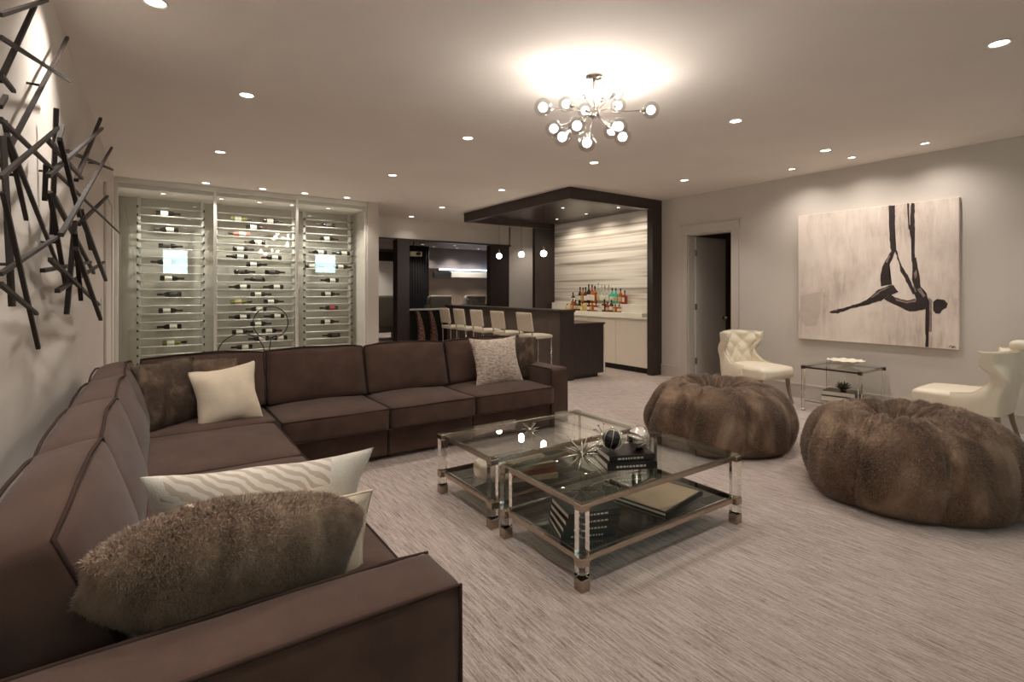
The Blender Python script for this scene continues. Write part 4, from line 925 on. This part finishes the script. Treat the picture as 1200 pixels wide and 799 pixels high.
for i, x in enumerate((6.6, 7.6, 8.6)):
    downlight(x, 13.9, 2.12, 'added hidden downlight under the lounge bulkhead, %s from the left' % ORD[i], 'added bulkhead downlights', 45, .045)  # added lamps, hidden from the camera, to lift the brown lounge wall
downlight(4.9, 13.9, 2.70, 'lounge downlight in front of the pale wall panel', 'lounge downlights', 50, .045)
downlight(7.75, 9.9, H, 'added hidden downlight in the passage behind the bar canopy', 'ceiling downlights', 32)  # added lamp, screened by the canopy, brightens the wall right of the opening
# ------------------------------------------------------------------ picture on the right wall
pic = thing('canvas_painting', 'large pale canvas of a dark hanging acrobat on the right wall', 'painting', (7.275, 2.72, 1.65)); OPC = (7.275, 2.72, 1.65)
MB().box(7.25, 7.299, 1.871, 3.592, .813, 2.49, .003).build('canvas', 'canvas', pic, off=OPC)
FIGURE = {'hang_left': [(2.528, 2.488), (2.466, 2.482), (2.466, 2.011), (2.45, 1.93), (2.486, 1.91), (2.517, 1.978), (2.524, 2.21)], 'hang_right': [(2.305, 2.484), (2.272, 2.479), (2.274, 2.044), (2.272, 1.80), (2.300, 1.80), (2.305, 2.046), (2.321, 2.154)], 'hang_thin': [(2.343, 2.488), (2.329, 2.487), (2.321, 2.178), (2.333, 2.179)], 'shin': [(2.497, 1.95), (2.47, 1.919), (2.528, 1.747), (2.524, 1.65), (2.495, 1.537), (2.612, 1.514), (2.616, 1.628), (2.599, 1.75), (2.545, 1.858)], 'arm': [(2.466, 1.938), (2.45, 1.949), (2.401, 1.754), (2.369, 1.705), (2.315, 1.597), (2.266, 1.431), (2.286, 1.419), (2.355, 1.574), (2.409, 1.695), (2.417, 1.755)], 'leg': [(3.195, 1.185), (3.136, 1.213), (3.016, 1.248), (2.832, 1.316), (2.742, 1.367), (2.634, 1.48), (2.528, 1.528), (2.486, 1.532), (2.431, 1.45), (2.528, 1.406), (2.612, 1.344), (2.764, 1.284), (2.946, 1.237), (3.088, 1.175), (3.185, 1.174)], 'torso': [(2.578, 1.362), (2.517, 1.423), (2.466, 1.382), (2.345, 1.348), (2.266, 1.372), (2.237, 1.326), (2.161, 1.258), (2.266, 1.224), (2.325, 1.218), (2.385, 1.252), (2.507, 1.321)], 'shoulder': [(2.296, 1.845), (2.257, 1.854), (2.247, 1.736), (2.224, 1.618), (2.212, 1.513), (2.161, 1.431), (2.137, 1.339), (2.152, 1.258), (2.247, 1.314), (2.266, 1.408), (2.305, 1.478), (2.274, 1.502), (2.298, 1.597), (2.29, 1.714)], 'strap': [(2.17, 1.385), (2.144, 1.362), (2.144, 0.819), (2.17, 0.816)], 'head': [(2.099, 1.34), (2.068, 1.368), (1.995, 1.364), (1.968, 1.319), (1.983, 1.274), (2.013, 1.25), (2.037, 1.209), (2.077, 1.209), (2.099, 1.236)]}
LIGHTS = {'l1': [(2.559, 1.81), (2.528, 1.894), (2.511, 1.888), (2.545, 1.797)], 'l2': [(2.72, 1.38), (2.623, 1.467), (2.528, 1.513), (2.517, 1.504), (2.612, 1.455), (2.698, 1.375)], 'l3': [(2.466, 1.373), (2.345, 1.336), (2.266, 1.356), (2.259, 1.337), (2.345, 1.312), (2.445, 1.346)], 'l4': [(2.278, 1.667), (2.255, 1.713), (2.247, 1.642), (2.266, 1.596)], 'l5': [(2.247, 1.478), (2.218, 1.501), (2.17, 1.408), (2.189, 1.385)], 'l6': [(2.137, 1.385), (2.11, 1.358), (2.114, 0.994), (2.135, 0.993)], 'l7': [(2.29, 1.573), (2.27, 1.502), (2.255, 1.455), (2.266, 1.445)], 'l8': [(3.185, 1.196), (3.112, 1.224), (3.083, 1.241), (3.102, 1.209)]}
SIG = [(1.959, 0.837), (1.942, 0.859), (1.933, 0.842), (1.915, 0.854), (1.898, 0.838), (1.919, 0.841), (1.936, 0.828)]
def rough(poly, amp, seed):
    rr = random.Random(seed); out = []
    for i, p in enumerate(poly):
        q = poly[(i+1) % len(poly)]; L = math.dist(p, q); n = max(1, int(L/.03))
        for k in range(n):
            t = k/n; out.append((p[0]+(q[0]-p[0])*t+rr.uniform(-amp, amp), p[1]+(q[1]-p[1])*t+rr.uniform(-amp, amp)))
    return out
def fill(mb_, polys, x):
    for i, (nm_, poly) in enumerate(polys.items()):
        pl = rough(poly, .004, i); bm = bmesh.new(); vsx = [bm.verts.new((x-.0001*i, y, min(max(z, .815), 2.488))) for y, z in pl]
        f = bm.faces.new(vsx); bmesh.ops.triangulate(bm, faces=[f], ngon_method='EAR_CLIP'); bm.verts.index_update()
        mb_.add([tuple(v.co) for v in bm.verts], [tuple(v.index for v in f.verts) for f in bm.faces]); bm.free()
    return mb_
fill(MB(), {'patch': [(3.56, 1.40), (3.33, 1.45), (3.30, 1.20), (3.36, 1.0), (3.50, .98), (3.56, 1.1)]}, 7.2495).build('grey_wash', 'paint_grey', pic, off=OPC)
fill(MB(), FIGURE, 7.2490).build('painted_figure', 'paint_dark', pic, off=OPC)
for nm_, pl_ in LIGHTS.items(): fill(MB(), {nm_: pl_}, 7.2475).build('painted_highlight', 'paint_mid', pic, off=OPC)
MB().tube([(7.249, y, z) for y, z in SIG], .003, 4).build('signature', 'paint_dark', pic, off=OPC)

# ------------------------------------------------------------------ slipper chairs and side table
def slipper_chair(loc, rz, label):
    t = thing('slipper_chair', label, 'chair', loc, rz, 'cream slipper chairs')
    # front of the chair is local -Y
    W = .31
    vs_, fs = rbox_grid(.30, .33, .075, .05, 14, (0, .02, .035), 0)
    vs_ = [(x*(1-.06*(y > .1)), y, z) for x, y, z in vs_]
    MB().add(vs_, fs, Matrix.Translation((0, -.08, .405))).build('seat', 'leather', t, smooth=True)
    # curved back shell: tall in the middle, wings stepping in and then sweeping down into low arms
    prof = [(-1.0, .50), (-.93, .505), (-.86, .53), (-.76, .58), (-.68, .66), (-.655, .73), (-.70, .785), (-.735, .80)]
    n = 28; N = 12; rows_ = []
    def ang(s): return s*math.radians(118)
    def rim(s):
        a = abs(s)
        return .88-.02*(a/.42)**2 if a < .42 else (.86-(a-.42)/.58*.0 if False else .86)
    outer = []; inner = []
    def plan(s, r, z):
        """s from -1 (left arm tip) over 0 (back) to 1"""
        a = abs(s); sg = 1 if s > 0 else -1
        if a < .40: x = W*(a/.40)*.97; y = .27-.03*(a/.40)**2
        else:
            k = (a-.40)/.60; x = W*.97+.02*math.sin(k*PI); y = .24-.34*k
        # flare outwards with height
        back = max(0, 1-a/.5)
        y += (z-.33)*(.17*back+.04*(1-back)); x *= 1+max(0, z-.58)*.45-.10*math.exp(-((z-.60)/.09)**2); f_ = max(0, min(1, (z-.66)/.12)); y -= .075*f_*f_*max(0, min(1, (a-.22)/.28)); y += .05*math.exp(-((z-.62)/.08)**2)*max(0, min(1, (a-.25)/.2))
        nx, ny = (0, 1) if a < .32 else (1, .15)
        if .32 <= a < .46: tt = (a-.32)/.14; nx, ny = math.sin(tt*PI/2), math.cos(tt*PI/2)
        return (sg*(x+nx*r), y+ny*r, z)
    def top(s):
        a = abs(s)
        if a <= .40: return .90+.012*math.cos(a/.40*PI)
        if a <= .52: return .90-.01*(a-.40)/.12
        return None
    # height limit per column, with the wing notch built as a sideways step
    cols_ = []
    K = 96
    for i in range(K+1):
        s = -1+2*i/K; a = abs(s)
        if a < .50: h = .90+.010*math.cos(a/.5*PI)
        elif a < .53: h = .90-.20*((a-.50)/.03)
        elif a < .76: h = .70-.205*math.sin((a-.53)/.23*PI/2)**.8
        else: h = .495-.02*(a-.76)/.24
        cols_.append((s, h))
    m_ = 26
    for side in (0, 1):
        for s, h in cols_:
            for j in range(m_+1):
                z = .31+(h-.31)*j/m_
                puff = .0
                if side == 1:
                    u = s*6.5; w_ = (z-.45)/.11
                    puff = (.034*abs(math.sin((u+w_)*PI/2)*math.sin((u-w_)*PI/2))**.6-.008)*min(1, (h-z)/.03) if z > .46 and abs(s) < .5 else .004
                    if j == m_: puff = 0
                tk = .045*(1-.25*(j/m_))
                rows_.append(plan(s, .012+.012*math.sin(j/m_*PI) if side == 0 else -tk-puff, z))
    B = (K+1)*(m_+1); fs = []
    for side in (0, 1):
        for i in range(K):
            for j in range(m_):
                q = side*B+i*(m_+1)+j; f = (q, q+m_+1, q+m_+2, q+1); fs.append(f if side == 0 else f[::-1])
    for i in range(K):
        q = i*(m_+1)+m_; fs.append((q, q+m_+1, B+q+m_+1, B+q)); q = i*(m_+1); fs.append((q+m_+1, q, B+q, B+q+m_+1))
    for j in range(m_):
        fs.append((j, j+1, B+j+1, B+j)); q = K*(m_+1)+j; fs.append((q+1, q, B+q, B+q+1))
    sh = MB().add(rows_, fs).build('back_shell', 'leather', t, smooth=True, angle=60)
    mb = MB()
    for z, cnt, o in ((.80, 5, 0), (.70, 4, .5), (.60, 5, 0), (.52, 4, .5)):
        for k in range(cnt):
            s = (-2+k+o)*.155/ (1 if cnt == 5 else 1); p = plan(s, -.048, z); mb.sphere(p, .010, 8, 6)
    mb.build('tufting_buttons', 'leather', sh, smooth=True)
    L = [plan(s, -.015, h+.004) for s, h in cols_]; L = [plan(-1, -.02, .31)]+L+[plan(1, -.02, .31)]
    MB().tube(L, .007, 6).build('welt', 'stool', sh, smooth=True)
    for sx in (-1, 1):
        MB().tube([(sx*.25, -.33, .34), (sx*.25, -.345, .20), (sx*.255, -.37, .08), (sx*.26, -.40, 0)], [.030, .026, .020, .016], square=True).build('leg', 'chairleg', t, smooth=False)
        MB().tube([(sx*.22, .22, .33), (sx*.22, .25, .18), (sx*.225, .30, 0)], [.028, .024, .017], square=True).build('leg', 'chairleg', t)
    return t
slipper_chair((6.62, 3.88, 0), math.radians(-10), 'cream tufted leather slipper chair beside the open door')
slipper_chair((6.60, 1.60, 0), math.radians(180), 'cream leather slipper chair right of the acrylic side table')
hp = thing('headrest_cushion', 'small cream roll cushion on top of the right-hand slipper chair', 'cushion', (6.62, 1.26, .90))
vs_, fs = rbox_grid(.10, .07, .05, .045, 8, (0, 0, .0)); MB().add(vs_, fs, Matrix.Translation((0, 0, .05))).build('cover', 'leather', hp, smooth=True)
sx0, sx1, sy0, sy1, sz = 6.52, 7.20, 2.54, 3.20, .56
sd = thing('side_table', 'clear acrylic side table with glass top and dark corner blocks under the painting', 'table', ((sx0+sx1)/2, (sy0+sy1)/2, 0)); OS = ((sx0+sx1)/2, (sy0+sy1)/2, 0)
for x in (sx0, sx1-.04):
    for y in (sy0, sy1-.04):
        lg = MB().box(x+.002, x+.038, y+.002, y+.038, .02, sz-.05, .003).build('leg', 'acrylic', sd, off=OS)
        MB().box(x, x+.04, y, y+.04, sz-.05, sz-.012, .002).build('corner_block', 'chairdark', lg, off=OS); MB().box(x, x+.04, y, y+.04, 0, .02, .002).build('foot', 'nickel', lg, off=OS)
for y in (sy0+.012, sy1-.028): MB().box(sx0+.04, sx1-.04, y, y+.016, sz-.04, sz-.02).build('rail', 'nickel', sd, off=OS)
for x in (sx0+.012, sx1-.028): MB().box(x, x+.016, sy0+.04, sy1-.04, sz-.04, sz-.02).build('rail', 'chairdark', sd, off=OS)
MB().box(sx0, sx1, sy0, sy1, sz-.0115, sz, .002).build('glass_top', 'tableglass', sd, off=OS)
MB().box(sx0+.05, sx1-.05, sy0+.05, sy1-.05, .13, .138, .001).build('glass_shelf', 'tableglass', sd, off=OS)
for x in (sx0+.012, sx1-.028): MB().box(x, x+.016, sy0+.04, sy1-.04, .115, .1295).build('shelf_rail', 'nickel', sd, off=OS)
bw = thing('fruit_bowl', 'shallow white bowl of petal rim on the acrylic side table', 'bowl', (6.86, 2.84, sz+.001))
vs_ = []; fs = []; n = 48
prof = [(1e-4, .004), (.05, .004), (.06, .012), (.12, .035), (.19, .065), (.20, .068), (.185, .062), (.11, .030), (.05, .010), (1e-4, .010)]
for i, (r, z) in enumerate(prof):
    for k in range(n):
        w_ = max(0, r-.06); vs_.append((r*(1+.05*math.cos(12*2*PI*k/n)*w_*7)*math.cos(2*PI*k/n), r*(1+.05*math.cos(12*2*PI*k/n)*w_*7)*math.sin(2*PI*k/n), z+.005*math.cos(24*PI*k/n)*w_*7))
for i in range(len(prof)-1):
    for k in range(n): fs.append((i*n+k, i*n+(k+1) % n, (i+1)*n+(k+1) % n, (i+1)*n+k))
MB().add(vs_, fs).build('bowl', 'coral', bw, smooth=True)
book('black hardback, lower of the two on the side table shelf', (6.82, 2.86, .1385), .30, .40, .065, .25, 'blackbook', 'black books on the side table shelf')
book('black hardback, upper of the two on the side table shelf', (6.82, 2.87, .204), .26, .34, .055, .18, 'blackbook', 'black books on the side table shelf')
sc_ = thing('succulent', 'small dark spiky succulent on the black books of the side table', 'plant', (6.80, 2.84, .2595))
MB().lathe([(1e-6, 0), (.03, 0), (.035, .02), (1e-6, .03)], 12).build('crown', 'plant', sc_, smooth=True)
for k in range(22):
    a = k*2.4; tl = .25+.9*(k/22); L = .10
    d_ = Vector((math.cos(a)*math.cos(tl), math.sin(a)*math.cos(tl), math.sin(tl)))
    MB().tube([(0, 0, .02), tuple(d_*L*.5+Vector((0, 0, .025))), tuple(d_*L+Vector((0, 0, .03)))], [.008, .010, .001], 5).build('leaf', 'plant', sc_, smooth=True)
bpy.context.view_layer.update()
